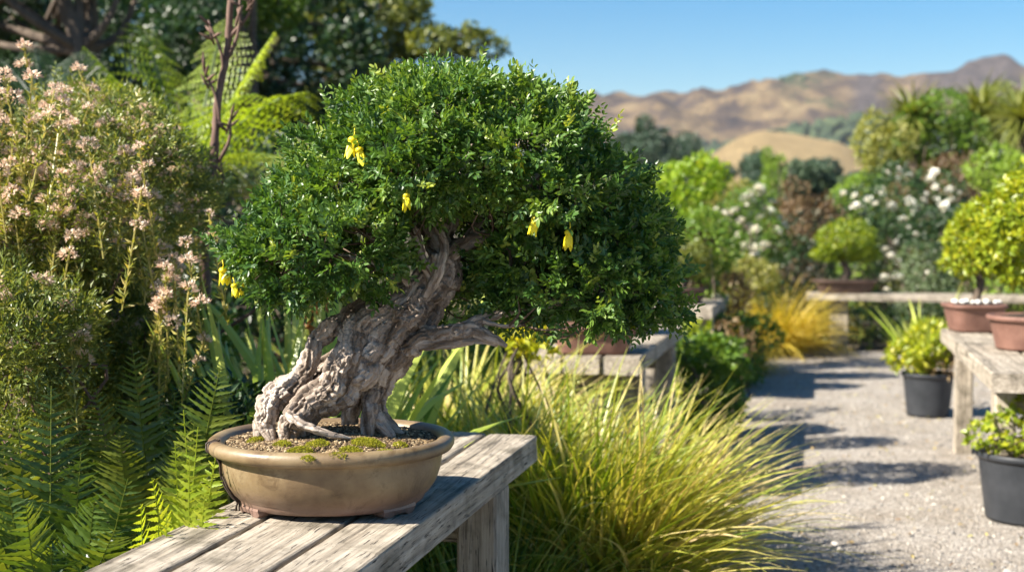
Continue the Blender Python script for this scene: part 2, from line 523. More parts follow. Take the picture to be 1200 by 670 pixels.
M_PLASTIC = surf_mat('black_plastic', [(.3, (.022, .025, .03)), (.7, (.04, .043, .05))], scale=(8, 8, 8), rough=.42, bump=.05, bdist=.002, rrange=(.35, .6))
M_TERRA = surf_mat('brown_ceramic', [(.3, (.13, .065, .05)), (.7, (.24, .13, .10))], scale=(12, 12, 12), rough=.6, bump=.15, bdist=.003)
M_DPOT = surf_mat('dark_brown_ceramic', [(.3, (.05, .03, .025)), (.7, (.11, .07, .055))], scale=(12, 12, 12), rough=.6, bump=.15, bdist=.003)
M_POTSOIL = surf_mat('potting_soil', [(.3, (.02, .014, .01)), (.7, (.07, .05, .035))], scale=(60, 60, 60), rough=.95, bump=.9, bdist=.01)
M_WIRE = surf_mat('copper_wire', [(.3, (.03, .022, .018)), (.7, (.07, .05, .04))], scale=(90, 90, 90), rough=.5, bump=.1, bdist=.001)

# ------------------------------------------------------------------ world, sun, camera
SUN_EL = math.radians(38)
SUN_A = math.radians(22)          # the light travels to the right and slightly away from the camera
ldir = (RV * math.cos(SUN_A) + FV * math.sin(SUN_A)) * math.cos(SUN_EL) - ZV * math.sin(SUN_EL)
w = bpy.data.worlds.new("World"); scene.world = w; w.use_nodes = True
wt = w.node_tree
bg = wt.nodes['Background']
sky = wt.nodes.new('ShaderNodeTexSky'); sky.sky_type = 'NISHITA'; sky.sun_disc = False
sky.sun_elevation = SUN_EL
sky.sun_rotation = math.atan2(-ldir[0], -ldir[1])
sky.air_density = 1.0; sky.dust_density = 0.6; sky.ozone_density = 1.6
hs = wt.nodes.new('ShaderNodeHueSaturation'); hs.inputs['Saturation'].default_value = 1.65
wt.links.new(sky.outputs[0], hs.inputs['Color']); wt.links.new(hs.outputs[0], bg.inputs[0]); bg.inputs[1].default_value = 0.05
sd = bpy.data.lights.new('sun', 'SUN'); sd.energy = 5.0; sd.angle = math.radians(.53); sd.color = (1, .925, .80)
so = bpy.data.objects.new('sun', sd); COL.objects.link(so)
so.rotation_euler = Vector(ldir).to_track_quat('-Z', 'Y').to_euler(); so.location = (-6, 0, 8)

cd = bpy.data.cameras.new('camera'); cam = bpy.data.objects.new('camera', cd); COL.objects.link(cam)
cd.sensor_width = 36; cd.lens = 45; cd.clip_start = .05; cd.clip_end = 20000
cam.location = (0, 0, CAMH); cam.rotation_euler = (math.pi / 2 - PT, 0, YW)
cd.dof.use_dof = True; cd.dof.focus_distance = 2.58; cd.dof.aperture_fstop = 3.5
scene.camera = cam
scene.view_settings.view_transform = 'Standard'; scene.view_settings.look = 'None'
scene.view_settings.exposure = 1.62; scene.view_settings.gamma = 1
scene.cycles.max_bounces = 6; scene.cycles.diffuse_bounces = 3; scene.cycles.glossy_bounces = 2
scene.cycles.transmission_bounces = 3; scene.cycles.use_denoising = True
scene.cycles.sample_clamp_indirect = 4
scene.cycles.volume_bounces = 0

# ------------------------------------------------------------------ setting: ground, path, hills
def sheet(name, xs, ys, zf, mat, kind='structure'):
    X, Y = np.meshgrid(xs, ys)
    V = np.stack([X, Y, zf(X, Y)], -1).reshape(-1, 3)
    nx, ny = len(xs), len(ys)
    i = np.arange(ny - 1)[:, None] * nx; j = np.arange(nx - 1)[None]
    q = np.stack([i + j, i + j + 1, i + nx + j + 1, i + nx + j], -1).reshape(-1, 4)
    o = obj(name, V, np.vstack([q[:, [0, 1, 2]], q[:, [0, 2, 3]]]), mat, smooth=True)
    return tag(o, kind=kind)


M_GROUND = surf_mat('garden_soil', [(.3, (.035, .026, .016)), (.55, (.075, .058, .034)), (.75, (.13, .105, .055))], scale=(3, 3, 3), rough=.95, bump=.8, bdist=.03)
xs = np.concatenate([-np.geomspace(3600, 12, 22), np.linspace(-10, 14, 60), np.geomspace(16, 3600, 22)])
ys = np.concatenate([-np.geomspace(1500, 6, 12), np.linspace(-5, 30, 80), np.geomspace(32, 4300, 24)])
sheet('ground', xs, ys, lambda X, Y: fbm(np.stack([X, Y, X * 0], -1) * 1.3, 3, 5) * .012 * (np.abs(X) < 20) - .014, M_GROUND)


def gravel_mat():
    m, t, out = nt('gravel')
    v = coords(t, (1, 1, 1))
    vo = N(t, 'ShaderNodeTexVoronoi', Scale=125.0); t.links.new(v, vo.inputs['Vector'])
    n = N(t, 'ShaderNodeTexNoise', Scale=2.2, Detail=9, Roughness=.7); t.links.new(v, n.inputs['Vector'])
    sp = N(t, 'ShaderNodeSeparateColor'); t.links.new(vo.outputs['Color'], sp.inputs[0])
    cr = ramp(t, [(0, (.20, .175, .15)), (.35, (.31, .28, .245)), (.8, (.41, .37, .325)), (1, (.54, .49, .43))], sp.outputs[0])
    c2 = ramp(t, [(.3, (.72, .68, .62)), (.6, (1, 1, 1))], n.outputs['Fac'])
    mu = N(t, 'ShaderNodeMix', data_type='RGBA', blend_type='MULTIPLY'); mu.inputs['Factor'].default_value = 1
    t.links.new(cr.outputs[0], mu.inputs['A']); t.links.new(c2.outputs[0], mu.inputs['B'])
    b = N(t, 'ShaderNodeBsdfPrincipled'); b.inputs['Roughness'].default_value = .9; b.inputs['Specular IOR Level'].default_value = .25
    t.links.new(mu.outputs['Result'], b.inputs['Base Color'])
    bp = N(t, 'ShaderNodeBump', Strength=.9, Distance=.008, invert=True); t.links.new(vo.outputs['Distance'], bp.inputs['Height'])
    t.links.new(bp.outputs[0], b.inputs['Normal']); t.links.new(b.outputs[0], out.inputs[0])
    return m


M_GRAVEL = gravel_mat()
ys = np.linspace(-3, 12.75, 160); u = np.linspace(0, 1, 60)
U_, Y_ = np.meshgrid(u, ys)
e0 = -.68 + fbm(np.stack([Y_ * 1.7, Y_ * 0, Y_ * 0], -1), 3, 3) * .10
X_ = e0 + (7 - e0) * U_ ** 1.5
Yb = Y_ + np.where(Y_ > 12.7, fbm(np.stack([X_ * 1.5, X_ * 0, X_ * 0], -1), 3, 4) * .15, 0)
Z_ = .008 + .006 * fbm(np.stack([X_, Yb, X_ * 0], -1) * 2.2, 3, 8)
V = np.stack([X_, Yb, Z_], -1).reshape(-1, 3); nx = len(u)
i = np.arange(len(ys) - 1)[:, None] * nx; j = np.arange(nx - 1)[None]
q = np.stack([i + j, i + j + 1, i + nx + j + 1, i + nx + j], -1).reshape(-1, 4)
tag(obj('gravel_path', V, np.vstack([q[:, [0, 1, 2]], q[:, [0, 2, 3]]]), M_GRAVEL, smooth=True), kind='structure')

M_STONE = attr_mat('gravel_stone', [(0, (.14, .13, .12)), (.5, (.30, .28, .26)), (.9, (.46, .43, .38)), (1, (.60, .55, .48))], rough=.85)
n = 16000
yy = 3.6 + 9 * rng.uniform(0, 1, n) ** 1.6; xx = rng.uniform(-.7, 2.2, n)
P = np.stack([xx, yy, np.full(n, .012)], -1)
V, T, R = pebbles(P, rng.uniform(.002, .0075, n) * (1 + (rng.uniform(0, 1, n) > .97)), .6)
tag(obj('loose_gravel', V, T, M_STONE, rnd=R), kind='stuff')
# dead leaves blown onto the gravel
n = 650
P = np.stack([rng.uniform(-.5, 1.6, n), 4 + 8 * rng.uniform(0, 1, n) ** 1.4, np.full(n, .022)], -1)
M_LITTER = leaf_mat('dry_leaf', g3((.16, .09, .04), (.34, .24, .10), (.42, .40, .14)), rough=.7, trans=.15)
V, T, R = leaves(P, rdir(n) * np.array([1, 1, .2]), ZV + rdir(n) * .4, rng.uniform(.015, .035, n), .014, rng.uniform(0, 1, n))
tag(obj('leaf_litter', V, T, M_LITTER, rnd=R), kind='stuff')

# ---- hills: terrain rings; ridge heights follow the skyline seen from the garden
pxs = np.linspace(-900, 2600, 420)


def prof(pts, far):
    x, y = np.array(pts).T
    h = (260 - np.interp(pxs, x, y)) / F * far
    return h


FAR, MIDR, NEAR = 1500.0, 1050.0, 640.0
h1 = prof([(-900, 150), (200, 140), (600, 124), (690, 119), (740, 119), (765, 115), (790, 117), (812, 110), (850, 102), (880, 98), (905, 90), (950, 84), (985, 87), (1030, 94), (1060, 97), (1085, 91), (1110, 86), (1128, 78), (1150, 75), (1175, 77), (1200, 88), (1260, 96), (1500, 110), (2600, 160)], FAR)
h2 = prof([(-900, 220), (690, 196), (800, 182), (850, 172), (900, 158), (960, 146), (1040, 142), (1100, 140), (1160, 128), (1250, 120), (1500, 150), (2600, 220)], MIDR)
h3 = prof([(-900, 262), (760, 235), (800, 214), (830, 182), (858, 160), (892, 147), (930, 149), (980, 160), (1020, 178), (1060, 198), (1200, 222), (2600, 262)], NEAR)
rs = np.concatenate([np.linspace(330, 1900, 170), np.linspace(1950, 3200, 12)])
PXg, RSg = np.meshgrid(pxs, rs)
H1, H2, H3 = (np.repeat(h[None], len(rs), 0) for h in (h1, h2, h3))
gx = RV[None, None] * ((PXg - 600) / F)[..., None] * RSg[..., None] + FV * RSg[..., None]
nz = fbm(gx / 260, 5, 21, ridged=True); nz2 = fbm(gx / 95, 4, 22, ridged=True); wrp = fbm(gx / 420, 3, 33)


def bell(r, c, wf, wb):
    d = np.where(r < c, (c - r) / wf, (r - c) / wb)
    return np.clip(1 - d, 0, 1) ** 1.15


z1 = H1 * bell(RSg, FAR, 560, 1900) + nz * 38 * bell(RSg, FAR - 230, 380, 220) + nz2 * 26 * bell(RSg, FAR - 80, 420, 400)
z2 = H2 * bell(RSg, MIDR, 300, 420) + nz2 * 7 * bell(RSg, MIDR - 60, 220, 200)
z3 = H3 * bell(RSg, NEAR, 290, 300) + (nz2 * 5.5 + nz * 4) * bell(RSg, NEAR - 60, 160, 130)
Zt = np.maximum(np.maximum(z1, z2), z3) - 3 + (RSg > 430) * 0
V = np.concatenate([gx[..., :2], Zt[..., None]], -1)
which = np.argmax(np.stack([z1, z2, z3]), 0)
# vegetation cover: bare dry grass, bush in the gullies, a wooded middle slope
sp_ = fbm(gx / 70, 4, 41)
bush = np.where(which == 0, .08 + .8 * np.clip(-nz * 1.0 + .0, 0, 1) + .28 * np.clip(sp_, 0, 1) + .35 * (Zt < 75),
       np.where(which == 1, .62 + .3 * sp_ - .55 * np.clip((820 - PXg) / 150, 0, 1), .08 + .5 * np.clip(sp_ - .12, 0, 1) + .7 * (RSg < 430)))
crag = (which == 0) * (np.exp(-((PXg - 1140) / 48) ** 2) * np.clip((Zt - 120) / 25, 0, 1) + .7 * np.exp(-((PXg - 1012) / 16) ** 2) * np.clip((Zt - 95) / 20, 0, 1) * (RSg > 1200))
bush = np.clip(bush, 0, 1); crag = np.clip(crag * 2.0, 0, 1)
nx = len(pxs); i = np.arange(len(rs) - 1)[:, None] * nx; j = np.arange(nx - 1)[None]
q = np.stack([i + j, i + j + 1, i + nx + j + 1, i + nx + j], -1).reshape(-1, 4)


def hill_mat():
    m, t, out = nt('dry_hill_grass')
    v = coords(t, (.012, .012, .012))
    n = N(t, 'ShaderNodeTexNoise', Scale=1.5, Detail=12, Roughness=.7); t.links.new(v, n.inputs['Vector'])
    n2 = N(t, 'ShaderNodeTexNoise', Scale=9.0, Detail=8, Roughness=.7); t.links.new(v, n2.inputs['Vector'])
    c_g = N(t, 'ShaderNodeAttribute', attribute_name='gold')
    g = ramp(t, [(.37, (.055, .045, .045)), (.46, (.12, .088, .068)), (.55, (.26, .185, .105)), (.66, (.38, .285, .155))], n.outputs['Fac'])
    a = N(t, 'ShaderNodeAttribute', attribute_name='rnd')
    c = N(t, 'ShaderNodeAttribute', attribute_name='crag')
    ad = N(t, 'ShaderNodeMath', operation='MULTIPLY_ADD'); t.links.new(n2.outputs['Fac'], ad.inputs[0]); ad.inputs[1].default_value = .7
    t.links.new(a.outputs['Fac'], ad.inputs[2])
    k = ramp(t, [(.62, (0, 0, 0)), (.74, (1, 1, 1))], ad.outputs[0])
    fc = ramp(t, [(.35, (.035, .06, .035)), (.6, (.08, .105, .05))], n2.outputs['Fac'])
    mx = N(t, 'ShaderNodeMix', data_type='RGBA'); t.links.new(k.outputs[0], mx.inputs['Factor'])
    gg = N(t, 'ShaderNodeMix', data_type='RGBA'); t.links.new(c_g.outputs['Fac'], gg.inputs['Factor']); t.links.new(g.outputs[0], gg.inputs['A'])
    g2 = ramp(t, [(.35, (.34, .24, .12)), (.6, (.50, .37, .19))], n.outputs['Fac']); t.links.new(g2.outputs[0], gg.inputs['B'])
    t.links.new(gg.outputs['Result'], mx.inputs['A']); t.links.new(fc.outputs[0], mx.inputs['B'])
    m2 = N(t, 'ShaderNodeMix', data_type='RGBA'); t.links.new(c.outputs['Fac'], m2.inputs['Factor']); t.links.new(mx.outputs['Result'], m2.inputs['A'])
    rk = ramp(t, [(.35, (.07, .06, .06)), (.65, (.17, .14, .13))], n2.outputs['Fac']); t.links.new(rk.outputs[0], m2.inputs['B'])
    b = N(t, 'ShaderNodeBsdfPrincipled'); b.inputs['Roughness'].default_value = .95; b.inputs['Specular IOR Level'].default_value = .1
    t.links.new(m2.outputs['Result'], b.inputs['Base Color'])
    bp = N(t, 'ShaderNodeBump', Strength=1.0, Distance=14.0); t.links.new(n2.outputs['Fac'], bp.inputs['Height'])
    t.links.new(bp.outputs[0], b.inputs['Normal']); t.links.new(b.outputs[0], out.inputs[0])
    return m


ho = obj('hills', V.reshape(-1, 3), np.vstack([q[:, [0, 1, 2]], q[:, [0, 2, 3]]]), hill_mat(), rnd=bush.ravel(), smooth=True)
ca = ho.data.attributes.new('crag', 'FLOAT', 'POINT'); ca.data.foreach_set('value', crag.ravel().astype(np.float32))
cb = ho.data.attributes.new('gold', 'FLOAT', 'POINT'); cb.data.foreach_set('value', (which == 2).astype(np.float32).ravel())
tag(ho, kind='structure')

# bush on the hill slopes, one mass of far tree crowns
pb_ = (np.clip(bush.ravel() - .3, 0, 1) ** 1.3 * (V[..., 2].ravel() > 2) * (RSg.ravel() < 1480) * (np.abs(PXg.ravel() - 800) < 900)); sel = rng.choice(bush.size, 5000, p=pb_ / pb_.sum())
Pb = V.reshape(-1, 3)[sel] + rng.normal(size=(len(sel), 3)) * np.array([6, 6, 0])
sz = 2.2 + 6 * rng.uniform(0, 1, len(sel)) ** 2 * (.5 + RSg.ravel()[sel] / 1600)
Vb, Tb, Rb = pebbles(Pb + ZV * 1.5, sz, .8)
M_FARB = attr_mat('far_bush', g3((.025, .04, .022), (.04, .06, .03), (.065, .085, .04)), rough=.95)
tag(obj('hillside_bush', Vb, Tb, M_FARB, rnd=Rb, smooth=True), kind='stuff')

# ------------------------------------------------------------------ benches
BZ = .667


def bench(name, label, x0, x1, y0, y1, gaps, legs, group, inset=.012, nl=60, th=.075, origin=None, top=BZ, nw=10, post=(.10, .14)):
    cx_, cy_ = (x0 + x1) / 2, (y0 + y1) / 2
    r = empty(name, (cx_, cy_, 0), label, 'bench', group)
    ed = [x0] + gaps + [x1]
    for k in range(len(ed) - 1):
        a = ed[k] + (.006 if k else 0); b = ed[k + 1] - (.006 if k < len(ed) - 2 else 0)
        V, T = board(a, b, y0 + rng.uniform(-.006, .006), y1 + rng.uniform(-.006, .006), top - th, top, 'y', nl, nw, seed=int(abs(y0) * 50) + k * 7)
        obj('slat', V, T, M_WOODY, r, smooth=False)
    for ly in legs:
        for lx in (x0 + inset, x1 - inset - post[0]):
            V, T = box((lx + post[0] / 2, ly, (top - th - .003) / 2), (post[0], post[1], top - th - .003), .006)
            obj('leg', V, T, M_WOODZ, r)
        V, T = box((cx_, ly, top - th - .075), (x1 - x0 - 2 * inset - .006 - 2 * post[0], .045, .13), .004)
        obj('cross_rail', V, T, M_WOODX, r)
    return r


bench('wooden_bench', 'weathered grey wooden bench of three thick slats carrying the big bonsai', -1.19, -.745, .9, 3.405, [-1.057, -.886], [3.06, 1.1], 'plank benches along the path', nl=700, nw=36)
bench('wooden_bench', 'grey slatted bench behind the sedge clumps, carrying two brown bonsai pots', -1.25, -.745, 5.43, 7.25, [-1.08, -.91], [5.7, 6.95], 'plank benches along the path', nl=90)
bench('wooden_bench', 'far left slatted bench half hidden by leafy plants beside the gravel', -1.22, -.70, 8.75, 10.4, [-1.05, -.87], [9.0, 10.1], 'plank benches along the path', nl=50)
bench('wooden_bench', 'pale slatted bench right of the gravel path holding brown ceramic pots', .655, 1.35, 5.22, 7.36, [.885, 1.12], [5.72, 7.25], 'plank benches along the path', inset=.07, nl=90, post=(.085, .14))
# the bench across the end of the path
r = empty('wooden_bench', (.9, 12.95, 0), 'long grey bench standing across the far end of the gravel path', 'bench', 'plank benches along the path')
for k in range(2):
    V, T = board(-.12, 2.6, 12.72 + k * .26, 12.97 + k * .26, .49, .55, 'x', 60, 8, seed=90 + k); obj('slat', V, T, M_WOODX, r)
for lx in (.20, 2.3):
    V, T = box((lx, 12.9, .243), (.17, .14, .486), .006); obj('leg', V, T, M_WOODZ, r)
    V, T = box((lx, 13.1, .243), (.17, .14, .486), .006); obj('leg', V, T, M_WOODZ, r)

# ------------------------------------------------------------------ the bonsai
PC = pix(390, 590, 2.653); PC[2] = BZ + .012
bon = empty('bonsai_tree', tuple(PC - ZV * .012), 'large gnarled bonsai with dense green crown in a shallow tan oval pot', 'bonsai tree')


def pot_mat():
    m, t, out = nt('glazed_tan_pot')
    v = coords(t, (1, 1, 1))
    n = N(t, 'ShaderNodeTexNoise', Scale=9.0, Detail=8, Roughness=.6); t.links.new(v, n.inputs['Vector'])
    n2 = N(t, 'ShaderNodeTexNoise', Scale=160.0, Detail=4, Roughness=.6); t.links.new(v, n2.inputs['Vector'])
    g = ramp(t, [(.32, (.11, .07, .038)), (.5, (.19, .132, .07)), (.68, (.25, .19, .11))], n.outputs['Fac'])
    sx = N(t, 'ShaderNodeSeparateXYZ'); t.links.new(v, sx.inputs[0])
    mr = N(t, 'ShaderNodeMapRange'); mr.inputs['From Min'].default_value = BZ + .012; mr.inputs['From Max'].default_value = BZ + .062
    ad = N(t, 'ShaderNodeMath', operation='MULTIPLY_ADD'); t.links.new(n.outputs['Fac'], ad.inputs[0]); ad.inputs[1].default_value = -.05; t.links.new(sx.outputs['Z'], ad.inputs[2])
    ad2 = N(t, 'ShaderNodeMath', operation='ADD'); t.links.new(ad.outputs[0], ad2.inputs[0]); ad2.inputs[1].default_value = .025
    t.links.new(ad2.outputs[0], mr.inputs['Value'])
    mx = N(t, 'ShaderNodeMix', data_type='RGBA'); t.links.new(mr.outputs[0], mx.inputs['Factor']); mx.inputs['A'].default_value = (.20, .125, .10, 1); t.links.new(g.outputs[0], mx.inputs['B'])
    n5 = N(t, 'ShaderNodeTexNoise', Scale=22.0, Detail=9, Roughness=.75, Distortion=.8); t.links.new(v, n5.inputs['Vector'])
    sp = ramp(t, [(.34, (.62, .58, .55)), (.47, (1, 1, 1)), (.62, (1, 1, 1)), (.70, (1.25, 1.25, 1.25))], n5.outputs['Fac'])
    mu = N(t, 'ShaderNodeMix', data_type='RGBA', blend_type='MULTIPLY'); mu.inputs['Factor'].default_value = 1
    t.links.new(mx.outputs['Result'], mu.inputs['A']); t.links.new(sp.outputs[0], mu.inputs['B'])
    b = N(t, 'ShaderNodeBsdfPrincipled'); b.inputs['Specular IOR Level'].default_value = .5
    t.links.new(mu.outputs['Result'], b.inputs['Base Color'])
    rr = N(t, 'ShaderNodeMapRange'); rr.inputs['To Min'].default_value = .28; rr.inputs['To Max'].default_value = .6; t.links.new(n.outputs['Fac'], rr.inputs['Value']); t.links.new(rr.outputs[0], b.inputs['Roughness'])
    bp = N(t, 'ShaderNodeBump', Strength=.25, Distance=.002); t.links.new(n2.outputs['Fac'], bp.inputs['Height']); t.links.new(bp.outputs[0], b.inputs['Normal'])
    t.links.new(b.outputs[0], out.inputs[0])
    return m


M_POT = pot_mat()
ph = .133
pp = [(.0, .004), (.172, .004), (.180, .0), (.188, .004), (.192, .012), (.194, .017), (.203, .024), (.215, .042), (.2235, .066), (.2265, .088), (.2265, .099),
      (.229, .102), (.238, .1035), (.247, .107), (.2515, .1135), (.2525, .121), (.250, .128), (.244, .1325), (.235, .134), (.226, .132), (.219, .127), (.215, .119), (.214, .10), (.20, .07), (0, .07)]
SXP, SYP = 1.0, .93
V, T = lathe([(a, z) for a, z in pp], PC, 160, SXP, SYP, YW, 2.15)
pot = obj('pot', V, T, M_POT, bon, smooth=True)
for a in (215, 322, 35, 142):
    a = math.radians(a)
    c = PC + RV * math.cos(a) * .172 + FV * math.sin(a) * .158
    g = Geo()
    # cloud shaped foot: a curved block following the rim of the base
    aa = np.linspace(-.24, .24, 13)
    hz = np.where(np.abs(aa) > .2, .5, np.where(np.abs(aa) < .09, .55, 1.0))
    Vf = []
    for q_, hh in zip(aa, hz):
        ang = a + q_
        for rr_, zz in ((.196, .012), (.198, .002), (.194, -.012 * hh), (.155, -.012 * hh), (.15, .004)):
            Vf.append(PC + RV * math.cos(ang) * rr_ * SXP * .985 + FV * math.sin(ang) * rr_ * SYP * .985 + ZV * zz)
    Tf = []
    for s_ in range(12):
        for e_ in range(5):
            a0 = s_ * 5 + e_; a1 = s_ * 5 + (e_ + 1) % 5
            Tf += [[a0, a0 + 5, a1 + 5], [a0, a1 + 5, a1]]
    Tf += [[0, 1, 2], [0, 2, 3], [0, 3, 4], [60, 62, 61], [60, 63, 62], [60, 64, 63]]
    g.add(Vf, Tf); g.build('foot', M_POT, pot)
# wire tied over the rim at the left, running down the pot wall
gw = Geo()
for k, (dx, ph0) in enumerate(((0, 0), (.004, 2.4), (-.003, 4.4))):
    pts = []
    for s in np.linspace(0, 1, 26):
        a = math.radians(203 + 5 * s + 1.2 * math.sin(s * 11 + ph0))
        zz = .136 - s * .142
        rr_ = np.interp(zz, [0, .012, .024, .042, .066, .09, .105, .115, .13, .14], [.203, .2, .212, .222, .230, .2325, .240, .257, .254, .24])
        if s < .03: rr_ = .236
        pts.append(PC + RV * math.cos(a) * rr_ * SXP + FV * math.sin(a) * rr_ * SYP + ZV * zz + RV * dx)
    V, T = tube(catmull(pts, 3), .0019, 6); gw.add(V, T)
gw.build('wire', M_WIRE, bon, smooth=True)

# soil mound with grit and moss
SZ = PC[2] + .122


def soil_z(p):
    d = np.linalg.norm((p - PC)[..., :2], axis=-1)
    return SZ + .018 * np.clip(1 - (d / .2) ** 2, 0, 1) + .004 * fbm(p * np.array([30, 30, 0]), 3, 4)


aa = np.linspace(0, 2 * math.pi, 96, endpoint=False); rr_ = np.linspace(0, .2165, 28)
A_, R_ = np.meshgrid(aa, rr_)
P = PC + RV * (np.cos(A_) * R_ * SXP)[..., None] + FV * (np.sin(A_) * R_ * SYP)[..., None]
P[..., 2] = soil_z(P)
i = np.arange(27)[:, None] * 96; j = np.arange(96)[None]; j2 = (j + 1) % 96
q = np.stack([i + j, i + 96 + j, i + 96 + j2, i + j2], -1).reshape(-1, 4)
soil = obj('soil', P.reshape(-1, 3), np.vstack([q[:, [0, 1, 2]], q[:, [0, 2, 3]]]), M_POTSOIL, bon, smooth=True)
n = 9000
r_ = .213 * np.sqrt(rng.uniform(0, 1, n)); a_ = rng.uniform(0, 6.283, n)
P = PC + RV * (np.cos(a_) * r_ * SXP)[:, None] + FV * (np.sin(a_) * r_ * SYP)[:, None]
P[:, 2] = soil_z(P) + .001
V, T, R = pebbles(P, rng.uniform(.0014, .0044, n), .7)
tag(obj('grit', V, T, M_SOIL, soil, rnd=R), kind='stuff')
g = Geo()
for (mx_, my_, mr_) in ((432, 520, .026), (412, 526, .018), (372, 522, .017), (352, 527, .02), (330, 521, .013), (395, 531, .016), (452, 527, .014), (470, 520, .012), (300, 515, .014), (360, 533, .012)):
    dd = (CAMH - SZ - .01) * F / (my_ - 260)
    c = pix(mx_, my_, dd); n = int(900 * (mr_ / .02) ** 2)
    r_ = mr_ * np.sqrt(rng.uniform(0, 1, n)); a_ = rng.uniform(0, 6.283, n)
    P = c + np.stack([np.cos(a_) * r_ * 1.4, np.sin(a_) * r_, 0 * r_], -1)
    P += np.stack([fbm(P * 60, 2, 3), fbm(P * 60, 2, 6), r_ * 0], -1) * .006
    P[:, 2] = soil_z(P) + .009 * np.clip(1 - (r_ / mr_) ** 2, 0, 1) ** .6
    V, T, R = leaves(P, ZV + rdir(n) * .9, rdir(n), rng.uniform(.003, .0065, n), .0016, rng.uniform(0, 1, n), LEAF4, LEAF4_T); g.add(V, T, R)
g.build('moss', M_MOSS, bon)

# trunk: root strands that twist together, fused by a voxel remesh, then barked
ST = [
 [(321, 527, -.06, 7), (317, 512, -.05, 10), (311, 494, -.04, 14), (318, 474, -.04, 18), (338, 458, -.03, 19), (357, 436, -.02, 15), (367, 410, -.01, 13), (384, 386, 0, 14), (412, 368, .01, 15), (450, 350, .01, 17), (482, 330, .01, 18)],
 [(343, 522, -.05, 12), (340, 500, -.06, 15), (350, 482, -.06, 17), (374, 462, -.06, 21), (398, 436, -.06, 22), (408, 404, -.05, 19), (424, 382, -.04, 19), (452, 364, -.03, 20), (484, 344, -.02, 20), (508, 322, -.02, 18)],
 [(352, 510, -.04, 11), (362, 492, -.05, 15), (386, 474, -.05, 17), (412, 450, -.04, 19), (434, 418, -.04, 22), (456, 392, -.035, 22), (484, 366, -.03, 22), (510, 340, -.02, 21), (522, 312, -.01, 20), (516, 284, 0, 18), (520, 262, .01, 14)],
 [(462, 523, -.03, 5), (454, 508, -.02, 9), (442, 488, -.01, 12), (436, 464, 0, 14), (446, 432, 0, 19), (468, 402, .0, 22), (496, 372, .01, 24), (520, 340, .02, 22), (530, 308, .02, 18), (530, 280, .02, 14)],
 [(428, 523, -.035, 5), (432, 508, -.03, 8), (434, 484, -.02, 10), (440, 458, -.01, 10)],
 [(476, 516, .03, 6), (458, 498, .03, 9), (446, 474, .03, 12), (456, 436, .03, 16), (474, 404, .03, 18)],
 [(408, 523, .10, 9), (412, 490, .10, 12), (428, 452, .09, 15), (452, 416, .07, 18), (480, 384, .06, 20), (508, 350, .05, 20), (524, 312, .05, 16)],
 [(336, 484, -.085, 4), (346, 492, -.095, 6), (362, 500, -.10, 5.5), (382, 508, -.10, 4.5), (402, 512, -.09, 3), (412, 514, -.08, 2)],
 [(303, 527, -.02, 4), (305, 508, -.02, 8), (309, 488, -.02, 13), (324, 466, -.01, 16), (348, 448, 0, 14)],
 [(330, 462, .04, 7), (352, 446, .05, 11), (394, 424, .05, 14), (438, 390, .04, 18), (480, 354, .03, 20)],
 [(500, 345, -.04, 8), (514, 318, -.055, 9), (522, 292, -.05, 8), (512, 268, -.04, 7), (500, 240, -.03, 6), (494, 214, -.02, 4)],
 [(505, 330, -.04, 7), (494, 300, -.05, 8), (486, 272, -.05, 8), (470, 248, -.05, 7), (452, 226, -.05, 4)],
 # boughs
 [(512, 296, 0, 16), (500, 268, .01, 13), (476, 246, .01, 10), (444, 236, -.01, 8), (404, 240, -.02, 5), (366, 262, -.02, 3)],
 [(520, 300, -.01, 16), (546, 284, -.03, 14), (572, 276, -.05, 12), (604, 278, -.06, 9), (640, 268, -.05, 7), (684, 262, -.03, 5), (726, 270, -.02, 3)],
 [(520, 280, .02, 15), (534, 248, .03, 13), (544, 206, .03, 10), (556, 160, .03, 7), (560, 120, .03, 3)],
 [(546, 284, -.02, 10), (580, 250, .0, 9), (622, 214, .01, 7), (664, 180, .01, 4)],
 [(482, 398, -.02, 18), (506, 394, -.035, 15), (530, 390, -.045, 13), (556, 388, -.05, 11), (578, 396, -.06, 7), (594, 406, -.06, 3)],
 [(470, 406, -.01, 12), (500, 404, -.04, 10), (530, 402, -.05, 8), (560, 400, -.055, 5), (584, 406, -.055, 3)],
 [(540, 386, -.04, 10), (566, 374, -.04, 9), (604, 364, -.03, 7), (650, 356, -.01, 6), (704, 350, 0, 5), (748, 354, 0, 3)],
 [(566, 376, -.06, 5), (590, 382, -.075, 4), (612, 380, -.08, 3)],
 [(492, 338, -.01, 12), (462, 318, -.05, 9), (428, 306, -.07, 7), (384, 298, -.07, 5), (340, 294, -.06, 3)],
 [(462, 318, -.05, 6), (448, 290, -.07, 5), (424, 270, -.08, 3)],
]
BD = 2.64
g = Geo(); SK = []; STn = []
for si, s in enumerate(ST):
    pts = np.array([pix(x, y, BD + o) for x, y, o, r in s]); rad = np.array([r * (1 if y > 400 else 1 - .22 * min(1, (400 - y) / 80)) for _, y, _, r in s]) * BD / F * (.85 if 17 <= si <= 20 else 1)
    c = catmull(np.hstack([pts, rad[:, None]]), 7)
    C_, Rr = c[:, :3], np.maximum(c[:, 3], .0018)
    wob = fbm(C_ * 22 + si * 7, 3, si) [:, None] * unit(np.cross(np.gradient(C_, axis=0), [0.3, 1, .2])) * (Rr * .55)[:, None]
    C_ = C_ + wob
    Rr = Rr * (.84 if Rr.max() > .02 else .95) * (1 + .08 * fbm(C_ * 38 + 3, 2, si + 50))
    V, T = tube(C_, Rr, 18, lump=.14, seed=si); g.add(V, T)
    SK.append(np.hstack([C_, unit(np.gradient(C_, axis=0)), Rr[:, None], np.cumsum(np.linalg.norm(np.gradient(C_, axis=0), axis=1))[:, None]]))
